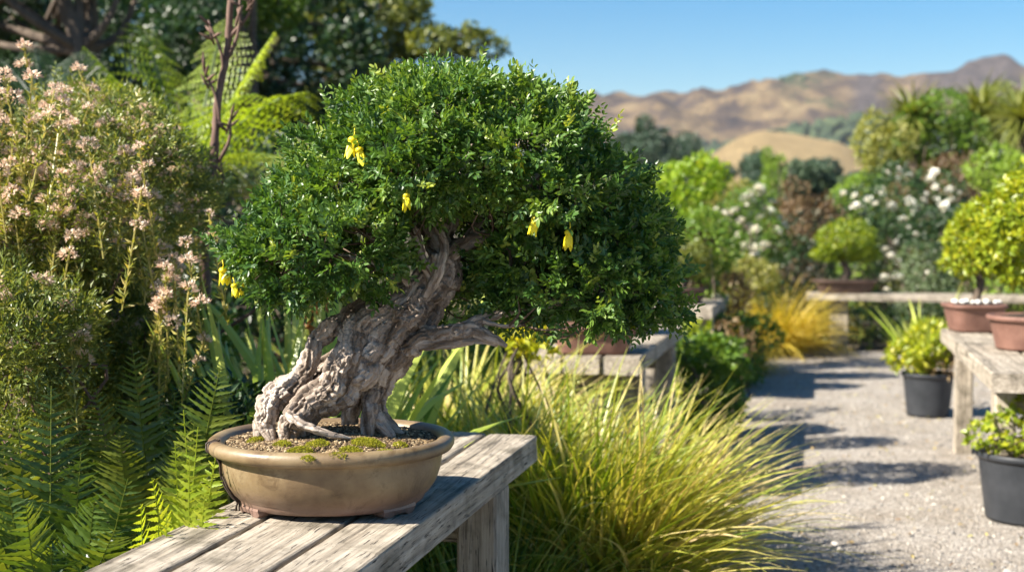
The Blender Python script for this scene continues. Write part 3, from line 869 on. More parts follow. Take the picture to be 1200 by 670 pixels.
SKA = np.vstack(SK); SID = np.concatenate([np.full(len(k_), i_) for i_, k_ in enumerate(SK)])
# knots and burls
for (x, y, o, r) in ((470, 372, -.055, 11), (527, 330, -.01, 10), (536, 388, -.06, 9), (512, 306, -.04, 12), (392, 384, -.01, 10)):
    c = pix(x, y, BD + o); r *= BD / F
    th = np.linspace(0, math.pi, 9); p_ = [(math.sin(t_) * r, -math.cos(t_) * r) for t_ in th]
    V, T = lathe(p_, c, 12); g.add(c + (V - c) * (1 + .25 * vnoise((V - c) / r * 1.3, int(x)))[:, None], T)
tmp = bpy.data.objects.new('tmp_trunk', tri_mesh('tmp_trunk', np.concatenate(g.V), np.concatenate(g.T), None))
COL.objects.link(tmp)
rm = tmp.modifiers.new('r', 'REMESH'); rm.mode = 'VOXEL'; rm.voxel_size = .0018
sm_ = tmp.modifiers.new('s', 'SMOOTH'); sm_.iterations = 1
dg = bpy.context.evaluated_depsgraph_get(); em = tmp.evaluated_get(dg).to_mesh()
em.calc_loop_triangles()
V = np.zeros(len(em.vertices) * 3, np.float32); em.vertices.foreach_get('co', V); V = V.reshape(-1, 3).astype(float)
Nn = np.zeros(len(em.vertices) * 3, np.float32); em.vertices.foreach_get('normal', Nn); Nn = Nn.reshape(-1, 3).astype(float)
T = np.zeros(len(em.loop_triangles) * 3, np.int32); em.loop_triangles.foreach_get('vertices', T); T = T.reshape(-1, 3)
tmp.evaluated_get(dg).to_mesh_clear(); bpy.data.objects.remove(tmp)
near = np.zeros(len(V), int); dist = np.zeros(len(V))
for a in range(0, len(V), 4000):
    d = np.linalg.norm(V[a:a + 4000, None] - SKA[None, :, :3], axis=2) / (SKA[None, :, 6] + .004)
    near[a:a + 4000] = d.argmin(1)
tan = SKA[near, 3:6]; radn = SKA[near, 6]; al = SKA[near, 7]
off = V - SKA[near, :3]
# bark coordinate in each strand's own frame, squeezed along its length so the ridges run with the growth
sid = SID[near]
perp = off - tan * np.sum(off * tan, 1)[:, None]
tw = al * 9.0
perp = perp * np.cos(tw)[:, None] + np.cross(tan, perp) * np.sin(tw)[:, None]
B3 = perp * (1 + .004 / (np.linalg.norm(perp, axis=1) + .004))[:, None] + np.array([.577, .577, .577]) * ((al + np.sum(off * tan, 1)) * .15)[:, None] + (sid[:, None] * np.array([.31, .17, .53]))
warp = np.stack([vnoise(V * 45, 60), vnoise(V * 45, 61), vnoise(V * 45, 62)], -1) * .006
ridge = fbm((B3 + warp * .5) * 88, 3, 70, ridged=True)
plate = fbm(V * 150 + warp * 100, 3, 71, ridged=True)
big = fbm(B3 * 34, 2, 72)
groove = np.clip((fbm((B3 + warp) * 62, 2, 75, ridged=True) - .25) / .6, 0, 1) ** 1.5
amp = np.clip(radn / .022, .25, 1.15)
V = V + Nn * ((ridge * .0050 + plate * .0015 + big * .0034 - groove * .0075) * amp - .0015)[:, None]
V[:, 2] = V[:, 2]
trunk = obj('trunk', V, T, M_BARK, bon, smooth=True)
ba = trunk.data.attributes.new('bark', 'FLOAT_VECTOR', 'POINT'); ba.data.foreach_set('vector', (B3 * 26).astype(np.float32).ravel())

# crown pads: x, y, half width, half height (photo pixels), depth offset, half depth (m)
PADS = [(352, 298, 64, 36, -.06, .15), (415, 292, 58, 42, -.10, .15), (348, 256, 50, 34, -.02, .14), (402, 214, 52, 48, .0, .18), (448, 166, 54, 46, .03, .20), (520, 142, 68, 48, .02, .22),
        (596, 152, 62, 46, .02, .22), (560, 190, 70, 48, -.06, .21), (486, 190, 58, 46, -.08, .19), (640, 184, 52, 46, .02, .20), (682, 234, 54, 50, .0, .20), (640, 226, 60, 42, -.08, .19),
        (716, 278, 54, 50, .03, .18), (700, 326, 66, 44, -.02, .19), (752, 342, 40, 34, .03, .14), (650, 328, 56, 40, -.01, .16), (600, 338, 34, 26, .06, .13), (560, 240, 50, 22, .09, .14), (730, 362, 46, 18, .02, .11), (306, 296, 26, 26, -.05, .10),
        (505, 165, 50, 42, -.12, .15), (606, 182, 50, 40, -.12, .15), (368, 322, 60, 16, -.04, .12), (590, 312, 36, 34, .08, .12), (560, 345, 30, 22, .12, .10), (622, 300, 40, 34, .0, .14)]
pc = np.array([pix(a, b, BD + e) for a, b, _, _, e, _ in PADS]); pr = np.array([(c * BD / F, f_, d * BD / F) for _, _, c, d, _, f_ in PADS])
BASIS = np.stack([RV, FV, ZV])          # crown axes


def crown_points(centres, radii, dens, lump=.16, freq=9, seed=0, keep=.84, jitter=.10, basis=BASIS):
    PP, DD = [], []
    for k, (c, r) in enumerate(zip(centres, radii)):
        area = 4 * math.pi * ((r[0] * r[1]) ** 1.6 / 3 + (r[0] * r[2]) ** 1.6 / 3 + (r[1] * r[2]) ** 1.6 / 3) ** (1 / 1.6)
        n = int(area * dens)
        d = rdir(n)
        rad = 1 - np.abs(rng.normal(size=n)) * jitter
        rad = rad * (1 + lump * fbm(d * 2.2 + k * 5, 3, seed + k))
        loc = d * r * rad[:, None]
        P = c + loc @ basis
        D = unit((d / r) @ basis)
        ok = np.ones(n, bool)
        for m_, (c2, r2) in enumerate(zip(centres, radii)):
            if m_ == k: continue
            q_ = ((P - c2) @ basis.T) / r2
            ok &= np.linalg.norm(q_, axis=1) > keep
        PP.append(P[ok]); DD.append(D[ok])
    return np.vstack(PP), np.vstack(DD)


P, D = crown_points(pc, pr, 4700, lump=.28, jitter=.14, keep=.80)
cl = fbm(P * 17, 2, 5)                                  # gaps between the leaf clumps
k_ = (cl > -.20) | (rng.uniform(0, 1, len(P)) < .25)
# open window under the dome where the boughs show
rel = P - np.array([0, 0, CAMH]); lc = rel @ RM; ux = 600 - lc[:, 0] / lc[:, 2] * F; uy = 335 + lc[:, 1] / lc[:, 2] * F
win = (((ux - 532) / 66) ** 2 + ((uy - 272 + (ux - 532) * .12) / 25) ** 2 < 1) & (-lc[:, 2] < BD + .02)
k_ &= ~(win & (rng.uniform(0, 1, len(P)) < .93))
P, D, cl = P[k_], D[k_], cl[k_]
P = P + D * (np.clip(fbm(P * 15, 2, 8), -.8, .7) * .046 + np.clip(cl, -.5, .5) * .03 + .017 * np.sin(P[:, 2] * 78 + 5 * fbm(P * 6, 2, 19)))[:, None]
D = unit(D * .8 + ZV * .3 + rdir(len(P)) * .65)
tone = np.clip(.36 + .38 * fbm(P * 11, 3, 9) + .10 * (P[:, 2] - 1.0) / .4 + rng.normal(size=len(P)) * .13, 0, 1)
tone = np.where(rng.uniform(0, 1, len(P)) < .02, .97, tone)
g = Geo()
V, T, R = sprays(P, D, rng.uniform(.022, .042, len(P)), 4, .0158, .52, tone, jit=.32)
g.add(V, T, R)
# a looser fringe of single leaves and short shoots standing out of the outline
sel = rng.choice(len(P), 900, replace=False)
V, T, R = sprays(P[sel] + D[sel] * .012, unit(D[sel] + ZV * .3), rng.uniform(.03, .05, 900), 4, .0135, .5, np.clip(tone[sel] + .12, 0, 1), jit=.3)
g.add(V, T, R)
crown = g.build('crown', M_BONSAI, bon)
print('bonsai sprays', len(P))
# twigs that carry the pads
g = Geo()
big_i = SKA[:, 6] < .03
sk = SKA[big_i & (SKA[:, 2] > pix(500, 350, BD)[2]) | (SKA[:, 0] > pix(560, 380, BD)[0]) & big_i]
for s_ in rng.choice(len(P), 420, replace=False):
    e_ = P[s_]
    d = np.linalg.norm(sk[:, :3] - e_, axis=1) + rng.uniform(0, .05, len(sk)); b_ = sk[d.argmin(), :3]
    L_ = np.linalg.norm(e_ - b_)
    mid = (b_ + e_) / 2 + rng.normal(size=3) * L_ * .12 - ZV * L_ * .05
    V, T = tube(catmull([b_, mid, e_], 4), np.linspace(.0028, .0008, 9), 5, caps=False); g.add(V, T)
g.build('twigs', M_TWIG, bon, smooth=True)


def flower(px, py, off, size, tilt, k):
    """hanging yellow bell flower: calyx, long overlapping petals, stalk"""
    c = pix(px, py - 12, BD + off); g = Geo()
    ax = unit(np.array([tilt * .5, 0, -1.0]) + rng.normal(size=3) * .12)
    s1 = unit(np.cross(ax, [0.2, 1, .1])); s2 = np.cross(ax, s1)
    prof_ = [(0, 0), (.14, .03), (.2, .12), (.19, .22), (.12, .26)]
    bas = np.stack([s1, s2, ax])
    V, T = lathe(prof_, (0, 0, 0), 12); g.add(c + (V * size) @ bas, T, .15)
    for j in range(5):
        a = j * 2 * math.pi / 5 + rng.uniform(-.2, .2)
        o_ = (s1 * math.cos(a) + s2 * math.sin(a))
        L_ = size * rng.uniform(.7, 1.0)
        for f_, wv in ((0, 1),):
            Vp = []
            for s in np.linspace(0, 1, 7):
                ww = size * .17 * math.sin(math.pi * min(1, .2 + s * .78)) ** .8
                cc = c + ax * (size * .16 + L_ * .85 * s) + o_ * size * (.09 + .10 * math.sin(s * 2.4) + .07 * s ** 3)
                tt = np.cross(ax, o_)
                Vp += [cc - tt * ww - o_ * ww * .35, cc, cc + tt * ww - o_ * ww * .35]
            Tp = []
            for q_ in range(6):
                b_ = q_ * 3
                for z_ in (0, 1): Tp += [[b_ + z_, b_ + z_ + 1, b_ + z_ + 4], [b_ + z_, b_ + z_ + 4, b_ + z_ + 3]]
            g.add(Vp, Tp, rng.uniform(.2, .9))
    V, T = tube([c - ax * size * .35, c - ax * size * .1 + s1 * .002, c], .0011, 5); g.add(V, T, .1)
    g.build('flower', M_YEL, bon, smooth=True)


for k, f_ in enumerate(((414, 172, -.20, .046, -.3), (420, 184, -.21, .04, .5), (606, 190, -.235, .046, .25), (628, 265, -.25, .040, .1), (667, 281, -.24, .042, 0), (261, 325, -.08, .042, -.4), (274, 344, -.10, .034, .3), (284, 346, -.09, .024, 0), (476, 238, -.26, .036, .2), (268, 334, -.07, .022, .1))):
    flower(*f_, k)

# ------------------------------------------------------------------ planting: generators
def lobes(c, R, K, rel=.42, seed=0):
    r0 = np.random.default_rng(seed)
    d = unit(r0.normal(size=(K, 3))); d[:, 2] = np.abs(d[:, 2]) * 1.0 - .35
    cs = c + (unit(d) * R * r0.uniform(.40, .92, (K, 1))) @ BASIS
    rr = R * r0.uniform(rel * .75, rel * 1.3, (K, 1))
    return np.vstack([[c], cs]), np.vstack([[R * .62], rr])


def foliage(cs, rs_, n, L, wr, upb=.35, mode='leaf', tone0=.45, tf=3.0, seed=0, jitter=.14, keep=.80):
    """leaf cloud on a set of lobes, about n leaves (or n sprays)"""
    vol = sum((r[0] * r[1] * r[2]) ** (2 / 3) for r in rs_) * 12.5
    P, D = crown_points(cs, rs_, n / vol * 2.0, lump=.3, jitter=jitter, keep=keep, seed=seed)
    if len(P) > n * 1.25: s = rng.choice(len(P), int(n * 1.25), replace=False); P, D = P[s], D[s]
    sc = np.mean(rs_)
    P = P + D * (fbm(P / sc * 2.6, 3, seed + 3) * sc * .42)[:, None]
    gp = fbm(P / sc * 4.2, 2, seed + 6); k_ = (gp > -.22) | (rng.uniform(0, 1, len(P)) < .3); P, D = P[k_], D[k_]
    tone = np.clip(tone0 + .30 * fbm(P / sc * tf, 3, seed + 4) + rng.normal(size=len(P)) * .16, 0, 1)
    DD = unit(D * .7 + ZV * upb + rdir(len(P)) * .8)
    if mode == 'spray': return P, D, sprays(P, DD, L * 3.2, 4, L, wr, tone, tm=LEAF4, tt=LEAF4_T)
    V, T, R = leaves(P, DD, unit(D + ZV * .5 + rdir(len(P)) * .7), L * rng.uniform(.6, 1.25, len(P)), L * wr, tone, LEAF4, LEAF4_T)
    return P, D, (V, T, R)


def stems_to(base, targets, r0, mat, parent, name='stems', wig=.12, spread=.08, k=6):
    g = Geo()
    for t_ in targets:
        b = base + np.array([rng.normal() * spread, rng.normal() * spread, 0]); L_ = np.linalg.norm(t_ - b)
        m1 = b + (t_ - b) * .33 + np.array([0, 0, L_ * .12]) + rng.normal(size=3) * L_ * wig * .5
        m2 = b + (t_ - b) * .68 + rng.normal(size=3) * L_ * wig
        V, T = tube(catmull([b, m1, m2, t_], 5), np.linspace(r0, r0 * .25, 16), k, caps=False); g.add(V, T)
    return g.build(name, mat, parent, smooth=True)


FL = {}


def flower_cluster_mesh(kind, mat, size):
    key = (kind, mat.name, size)
    if key in FL: return FL[key]
    if kind == 'fluffy':
        n = 80; d = rdir(n); d[:, 2] = np.abs(d[:, 2]) * .8
        P = d * size * .32 * rng.uniform(.5, 1, (n, 1))
        V, T, R = leaves(P, unit(d + rdir(n) * .5), rdir(n), size * .20 * rng.uniform(.6, 1.2, n), size * .09, rng.uniform(0, 1, n), LEAF4, LEAF4_T)
    else:                                     # cupped bloom of rounded petals in two rings
        P, D, U = [], [], []
        for ring, (m_, el) in enumerate(((6, .25), (5, .9), (3, 1.25))):
            for q in range(m_):
                a = q * 6.283 / m_ + ring * .5
                o_ = np.array([math.cos(a), math.sin(a), 0])
                P.append(o_ * size * .04); D.append(o_ * math.cos(el) + ZV * math.sin(el)); U.append(ZV * math.cos(el) - o_ * math.sin(el))
        n = len(P); V, T, R = leaves(P, D, U, size * .5, size * .5, rng.uniform(0, 1, n), LEAF, LEAF_T)
    FL[key] = tri_mesh('blossom_' + kind, V, T, mat, R)
    return FL[key]


def add_flowers(parent, pts, kind, mat, size, name='flower_cluster'):
    M = parent_matrix(parent).inverted(); me = flower_cluster_mesh(kind, mat, size)
    if len(pts) > 100:                        # the smallest, rearmost heads beyond a hundred are one mass
        pts = sorted(pts, key=lambda p: float(np.dot(p, FV))); rest = pts[100:]; pts = pts[:100]
        n_ = len(me.vertices); Vm = np.zeros(n_ * 3, np.float32); me.vertices.foreach_get('co', Vm); Vm = Vm.reshape(-1, 3)
        Tm = np.zeros(len(me.polygons) * 3, np.int32); me.polygons.foreach_get('vertices', Tm); Rm = np.zeros(n_, np.float32); me.attributes['rnd'].data.foreach_get('value', Rm)
        g = Geo()
        for p in rest: g.add(Vm * rng.uniform(.7, 1.25) @ np.array(Matrix.Rotation(rng.uniform(0, 6.28), 3, 'Z')) + p, Tm, Rm)
        tag(g.build('flower_mass', mat, parent), kind='stuff')
    for p in pts:
        o = bpy.data.objects.new(name, me)
        o.location = M @ Vector(p); o.rotation_euler = (rng.uniform(-.7, .7), rng.uniform(-.7, .7), rng.uniform(0, 6.28))
        s = rng.uniform(.7, 1.25); o.scale = (s, s, s)
        link(o, parent)


def facing(P, D, n, lo=-9, hi=9, mind=.05, top=.3):
    """points on the side towards the garden path, light side first"""
    sc_ = -(D @ FV) * .8 + D[:, 2] * top + rng.normal(size=len(P)) * (.8 if n > 60 else .35)
    order = np.argsort(-sc_); out = []
    for i_ in order:
        if lo < P[i_, 2] < hi and all(np.linalg.norm(P[i_] - q) > mind for q in out): out.append(P[i_])
        if len(out) >= n: break
    return out


def shrub(name, label, cat, px, py, rx, ry, depth, mat, L, n, wr=.5, K=12, group=None, flowers=None, depthr=None, mode='leaf', seed=0, tone0=.45, stem=M_BARKT, upb=.35, skirt=True, rel=.42, nst=7):
    c = pix(px, py, depth); R = np.array([rx * depth / F, (depthr or rx * depth / F * .8), ry * depth / F])
    base = np.array([c[0], c[1], -.01])
    r = empty(name, tuple(base), label, cat, group)
    cs, rs_ = lobes(c, R, K, rel=rel, seed=seed)
    if skirt and c[2] - R[2] > .05:        # foliage carried down towards the ground
        zc = (c[2] - R[2] * .3) / 2
        cs = np.vstack([cs, [[c[0], c[1], zc]]]); rs_ = np.vstack([rs_, [[R[0] * .8, R[1] * .8, zc]]])
    P, D, (V, T, R_) = foliage(cs, rs_, n, L, wr, upb, mode, tone0, seed=seed)
    k_ = None
    obj('foliage', V, T, mat, r, rnd=R_)
    tg = P[rng.choice(len(P), nst, replace=False)]
    stems_to(base, tg, .012 + .012 * R[2], stem, r)
    if flowers:
        kind, fm, fn, fs, md = flowers
        add_flowers(r, [p + D_ * 0 for p, D_ in zip(facing(P, D, fn, mind=md), range(fn))], kind, fm, fs)
    return r


def tree(name, label, depth, trunkpx, tr, crown_, mat, L, n, group=None, wr=.55, K=6, seed=0, tone0=.4, boughs=14, rel=.4):
    """trunkpx: photo points of the trunk from the ground up; crown_: list of (x, y, rx, ry, depth offset)"""
    tp = [pix(a, b, depth) for a, b in trunkpx]; base = tp[0].copy(); base[2] = -.05; tp = [base] + tp[1:]
    r = empty(name, (base[0], base[1], 0), label, 'tree', group)
    V, T = tube(catmull(tp, 8), np.linspace(tr, tr * .45, (len(tp) - 1) * 8 + 1), 12, lump=.2, seed=seed); obj('trunk', V, T, M_BARKT, r, smooth=True)
    CS, RS = [], []
    for i_, (a, b, c_, d_, o_) in enumerate(crown_):
        c = pix(a, b, depth + o_); R = np.array([c_, c_ * .8, d_]) * depth / F
        cs, rs_ = lobes(c, R, K, rel=rel, seed=seed + i_ * 3); CS.append(cs); RS.append(rs_)
    CS = np.vstack(CS); RS = np.vstack(RS)
    P, D, (V, T, R_) = foliage(CS, RS, n, L, wr, .15, 'leaf', tone0, seed=seed, jitter=.2)
    obj('crown', V, T, mat, r, rnd=R_)
    g = Geo()
    for t_ in CS[rng.choice(len(CS), min(boughs, len(CS)), replace=False)]:
        b = tp[-1] if rng.uniform() < .5 else tp[len(tp) // 2]
        m_ = (b + t_) / 2 + rng.normal(size=3) * np.linalg.norm(t_ - b) * .1
        V, T = tube(catmull([b, m_, t_], 6), np.linspace(tr * .4, tr * .08, 13), 7, caps=False); g.add(V, T)
    g.build('boughs', M_BARKT, r, smooth=True)
    return r


def clump(name, label, cat, x, depth, n, length, width, spread, droop, mat, group=None, base_r=.06, z=0, e0=(60, 88), segs=8, rnd=None, az=None):
    root = ground_at(x, depth); root[2] = z
    V, T, R = blades((0, 0, 0), n, length, width, spread, droop, base_r, segs, e0, rnd=rnd, az=az)
    V = V + root
    V[:, 2] = np.maximum(V[:, 2], z - .005 + 0 * V[:, 2])
    r = empty(name, tuple(root), label, cat, group)
    obj('blades', V, T, mat, r, rnd=R)
    # short brown sheaths at the foot
    V, T, R = blades((0, 0, 0), max(20, n // 10), length * .18, width * 1.3, .5, .3, base_r, 3, (55, 88)); obj('dead_sheaths', V + root, T, M_LITTER, r, rnd=R)
    return r


def fern_frond(parent, root, tip, bulge, pairs, plen, mat, pw=.16, droop=.25, start=.12, tone=None, curl=0.0, name='frond'):
    root, tip = np.asarray(root, float), np.asarray(tip, float)
    L_ = np.linalg.norm(tip - root)
    mid = (root + tip) / 2 + ZV * L_ * bulge
    s = np.linspace(0, 1, 24)[:, None]
    C_ = (1 - s) ** 2 * root + 2 * s * (1 - s) * mid + s ** 2 * tip
    g = Geo()
    V, T = tube(C_, np.linspace(.0028, .0006, 24) * (L_ / .7), 5, caps=False); g.add(V, T, .75)
    t_ = start + (1 - start) * (np.arange(pairs) + .5) / pairs
    idx = t_ * 23
    Pc = np.stack([np.interp(idx, np.arange(24), C_[:, k]) for k in range(3)], -1)
    Tn = unit(np.stack([np.interp(idx, np.arange(24), np.gradient(C_, axis=0)[:, k]) for k in range(3)], -1))
    view = unit(np.array([0, 0, CAMH]) - (root + tip) / 2)
    side = unit(np.cross(Tn, ZV * .35 + view * 1.0 + rng.normal(size=3) * .25))
    Nn_ = np.cross(side, Tn)
    size = plen * np.clip(np.sin(math.pi * np.clip((t_ - start) / (1 - start) * .86 + .13, 0, 1)) ** .75, .05, 1)
    tn = rng.uniform(.05, .75) if tone is None else tone
    for sgn in (-1, 1):
        Dp = unit(side * sgn * .86 + Tn * .48 + rng.normal(size=(pairs, 3)) * .07 - ZV * droop * .4)
        V, T, R = leaves(Pc, Dp, unit(Nn_ + rng.normal(size=(pairs, 3)) * .2), size * rng.uniform(.9, 1.08, pairs), size * pw * 1.1 + plen * .012, np.clip(tn + rng.normal(size=pairs) * .1 + t_ * .15, 0, 1), PINNA, PINNA_T)
        g.add(V, T, R)
    return g.build(name, mat, parent)


# ------------------------------------------------------------------ left: ferns beside the bench
def fern(label, root, tips, plen, mat, pairs=26, group='ferns beside the front bench', bulge=.12, pw=.15, tone=None):
    r = empty('fern', tuple(root), label, 'fern', group)
    for (x, y, d, *b) in tips:
        fern_frond(r, np.asarray(root) + rng.normal(size=3) * np.array([.03, .03, .0]), pix(x, y, d), b[0] if b else bulge, pairs + int(rng.integers(-3, 4)), plen * rng.uniform(.85, 1.1), mat, pw=pw, tone=tone, start=.18)
    return r


gr = ground_at(170, 3.05)
fern('tall sword fern whose upright fronds rise just left of the tan pot', gr, [(155, 405, 3.0, .05), (258, 430, 2.95, .10), (205, 462, 3.05, .08), (112, 455, 2.95, .08), (228, 495, 2.85, .1), (140, 510, 2.8, .1), (85, 500, 2.95, .12)], .115, M_FERN, 46)
gr = ground_at(60, 2.55)
fern('dark green fern at the lower left corner with arching fronds', gr, [(60, 452, 2.6, .08), (6, 560, 2.4, .12), (110, 590, 2.3, .15), (20, 480, 2.6, .1), (150, 560, 2.42, .15), (60, 640, 2.2, .2), (-30, 600, 2.4, .2), (95, 530, 2.5, .1), (-10, 500, 2.6, .1), (30, 590, 2.35, .15), (135, 620, 2.28, .2)], .12, M_FERN, 40, pw=.15)
gr = ground_at(205, 2.55)
fern('small lime green fern lit bright beside the bench edge', gr, [(232, 500, 2.50, .05), (205, 520, 2.46, .08), (250, 545, 2.5, .12), (178, 560, 2.42, .1), (240, 580, 2.42, .12), (222, 535, 2.42, .1), (165, 590, 2.36, .12), (255, 520, 2.56, .1), (195, 600, 2.34, .1), (215, 480, 2.55, .05)], .062, M_LIME, 32, pw=.28, tone=.6)
# leafy low herb below the lime fern
shrub('leafy_herb', 'low broad leafed green herb under the ferns against the bench edge', 'plant', 120, 700, 110, 45, 2.35, M_DARK, .03, 2000, wr=.42, K=10, seed=3, depthr=.22)

# ------------------------------------------------------------------ left: flowering shrubs
def heath(label, px, py, rx, ry, depth, n, nf, spikes, seed, depthr=.6, mat=M_SHRUB, ylo=0.9):
    r2 = np.random.default_rng(seed); spikes = list(spikes)
    c = pix(px, py, depth); R = np.array([rx * depth / F, depthr, ry * depth / F])
    base = np.array([c[0], c[1], -.01])
    r = empty('flowering_shrub', tuple(base), label, 'shrub', 'pink flowered heath shrubs')
    cs, rs_ = lobes(c, R, 16, seed=seed)
    zc = max(.2, (c[2] - R[2] * .3) / 2); cs = np.vstack([cs, [[c[0], c[1], zc]]]); rs_ = np.vstack([rs_, [[R[0] * .85, R[1] * .85, zc]]])
    P, D, (V, T, R_) = foliage(cs, rs_, int(n * .8), .021, .34, upb=.8, mode='spray', seed=seed, tone0=.42)
    g = Geo(); g.add(V, T, R_)
    ends = []
    if n > 9000:
        for q in range(62):
            sx = r2.uniform(-20, 245); t0 = 85 + max(0, sx - 60) * .75
            spikes.append((sx, r2.uniform(t0, t0 + 190) , r2.uniform(-.55, -.25)))
    for (sx, sy, so_) in spikes:             # upright leafy shoots standing out of the mass
        tipp = pix(sx, sy, depth + so_); b = tipp + np.array([rng.normal() * .05, rng.normal() * .05, -.28])
        m_ = 60; s = rng.uniform(0, 1, m_)[:, None]
        V, T, R2 = leaves(b + (tipp - b) * s, unit(rdir(m_) + ZV * .9), rdir(m_), .03 * (1.1 - s[:, 0] * .5), .007, rng.uniform(.5, 1, m_), LEAF4, LEAF4_T); g.add(V, T, R2)
        V, T = tube([b, tipp], .0022, 5); g.add(V, T, .9)
        ends.append(tipp); ends.append(b + (tipp - b) * .8 + rng.normal(size=3) * .015)
    g.build('foliage', mat, r)
    tg = P[rng.choice(len(P), 26, replace=False)]
    stems_to(base, tg, .009, M_STALK, r, spread=.15)
    fp = facing(P, D, nf, lo=ylo, mind=.04, top=.7)
    add_flowers(r, [p + ZV * .012 for p in fp] + ends, 'fluffy', M_PINK, .056)
    return r


heath('big heath shrub covered in pale pink flower heads at the left edge', 82, 255, 165, 165, 3.7, 13000, 420,
      [(28, 55, 0), (12, 95, .1), (92, 82, 0), (60, 112, -.1), (170, 128, 0), (182, 165, .1), (120, 150, -.2), (205, 178, 0), (150, 140, 0), (40, 140, -.2), (215, 205, 0), (225, 250, 0)], 11, ylo=1.15)
heath('lower heath shrub with sparse pinkish heads behind the sword fern', 105, 405, 92, 80, 3.75, 6000, 60, [(102, 318, -.25), (60, 332, -.2), (130, 312, -.2), (180, 322, .1)], 12, depthr=.32, ylo=.85)
heath('straggly olive heath with dry buds low at the left edge', 30, 405, 62, 60, 3.0, 2600, 22, [(50, 330, 0), (12, 345, 0), (80, 360, 0), (100, 385, 0), (30, 375, -.1)], 13, depthr=.22, ylo=.8)

# ------------------------------------------------------------------ strap leaved plants behind the bonsai
def flax(label, x, depth, n, length, width, mat, group='strap leaved plants', e0=(50, 86), droop=.7, spread=.5, name='flax_plant', cat='plant', rnd=None, base_r=.07, az=(1.0, 2.9)):
    return clump(name, label, cat, x, depth, n, length, width, spread, droop, mat, group, base_r=base_r, e0=e0, segs=7, rnd=rnd, az=az)


flax('strap leaved plant standing directly behind the bonsai trunk', 330, 3.12, 50, 1.16, .080, M_STRAP, rnd=.7, e0=(62, 88), spread=.25, droop=.8)
flax('strap leaved plant with pale stripes left of the bonsai trunk', 296, 3.10, 40, 1.12, .072, M_STRAP, e0=(66, 88), rnd=.55, spread=.25, droop=.6)
flax('tall strap leaved plant with tips touching the left crown lobe', 392, 3.55, 40, 1.24, .060, M_STRAP, e0=(68, 88), rnd=.6, spread=.15, droop=.6)
flax('narrow strap leaved plant between the trunk and the sedge', 470, 4.0, 110, .90, .018, M_DRYG, droop=1.0, az=(-.6, 3.6), rnd=.42)
flax('strap leaved plant behind the front bench end', 545, 4.15, 110, .86, .017, M_DRYG, droop=1.1, spread=.7, az=(-.4, 3.4), rnd=.5)
flax('arching strap leaved plant between the heath and the left crown lobe', 268, 3.55, 44, 1.16, .062, M_STRAP, rnd=.75, e0=(60, 88), spread=.3, droop=.8)
flax('upright strap leaved plant centred under the left crown lobe', 345, 3.75, 50, 1.24, .066, M_STRAP, rnd=.8, e0=(66, 88), spread=.2, droop=.7)
flax('dark broad strap plant low behind the pot', 400, 3.5, 30, .85, .055, M_STRAP, rnd=.15, droop=.9, spread=.3, e0=(60, 86))
r = shrub('rusty_leaved_herb', 'small herb with rust orange leaves behind the strap plants', 'plant', 385, 375, 40, 40, 4.2, M_RUST, .035, 500, K=5, seed=9)
r = shrub('green_herb', 'round leaved green herb filling the gap behind the oval pot', 'plant', 300, 505, 95, 50, 3.3, M_DARK, .035, 2600, K=9, seed=10, depthr=.2)
r = shrub('green_herb', 'bright green leafy herb between flowering heath and strap plants', 'plant', 235, 410, 45, 60, 4.1, M_MID, .035, 1800, K=9, seed=15, depthr=.25)

# flower stalk, bare, rising in front of the tree fern
bp_ = [pix(243, 430, 4.2), pix(240, 280, 4.2), pix(250, 190, 4.2), pix(255, 120, 4.2), pix(266, 60, 4.2), pix(272, -30, 4.2)]
b0 = bp_[0].copy(); b0[2] = 0
st = empty('flower_stalk', tuple(b0), 'bare brown flax flower stalk rising above the pink heath', 'plant')
V, T = tube(catmull([b0] + bp_, 8), np.linspace(.019, .010, 49), 9, lump=.25, seed=4); obj('stem', V, T, M_STALK, st, smooth=True)
for a, b, c_, d_ in ((258, 150, 238, 80), (264, 75, 282, 8), (262, 95, 246, 30), (256, 190, 270, 140), (268, 45, 300, -5), (244, 240, 262, 205)):
    p0, p1 = pix(a, b, 4.2), pix(c_, d_, 4.17); g = Geo()
    V, T = tube(catmull([p0, (p0 + p1) / 2 + RV * .015, p1], 6), np.linspace(.007, .004, 13), 6); g.add(V, T)
    for q in range(6):
        e_ = p1 + (p0 - p1) * q * .07; d = unit(rdir(1)[0] + ZV); V, T = tube([e_, e_ + d * .03, e_ + d * .055], [.003, .0055, .001], 6); g.add(V, T)
    g.build('branch', M_STALK, st, smooth=True)

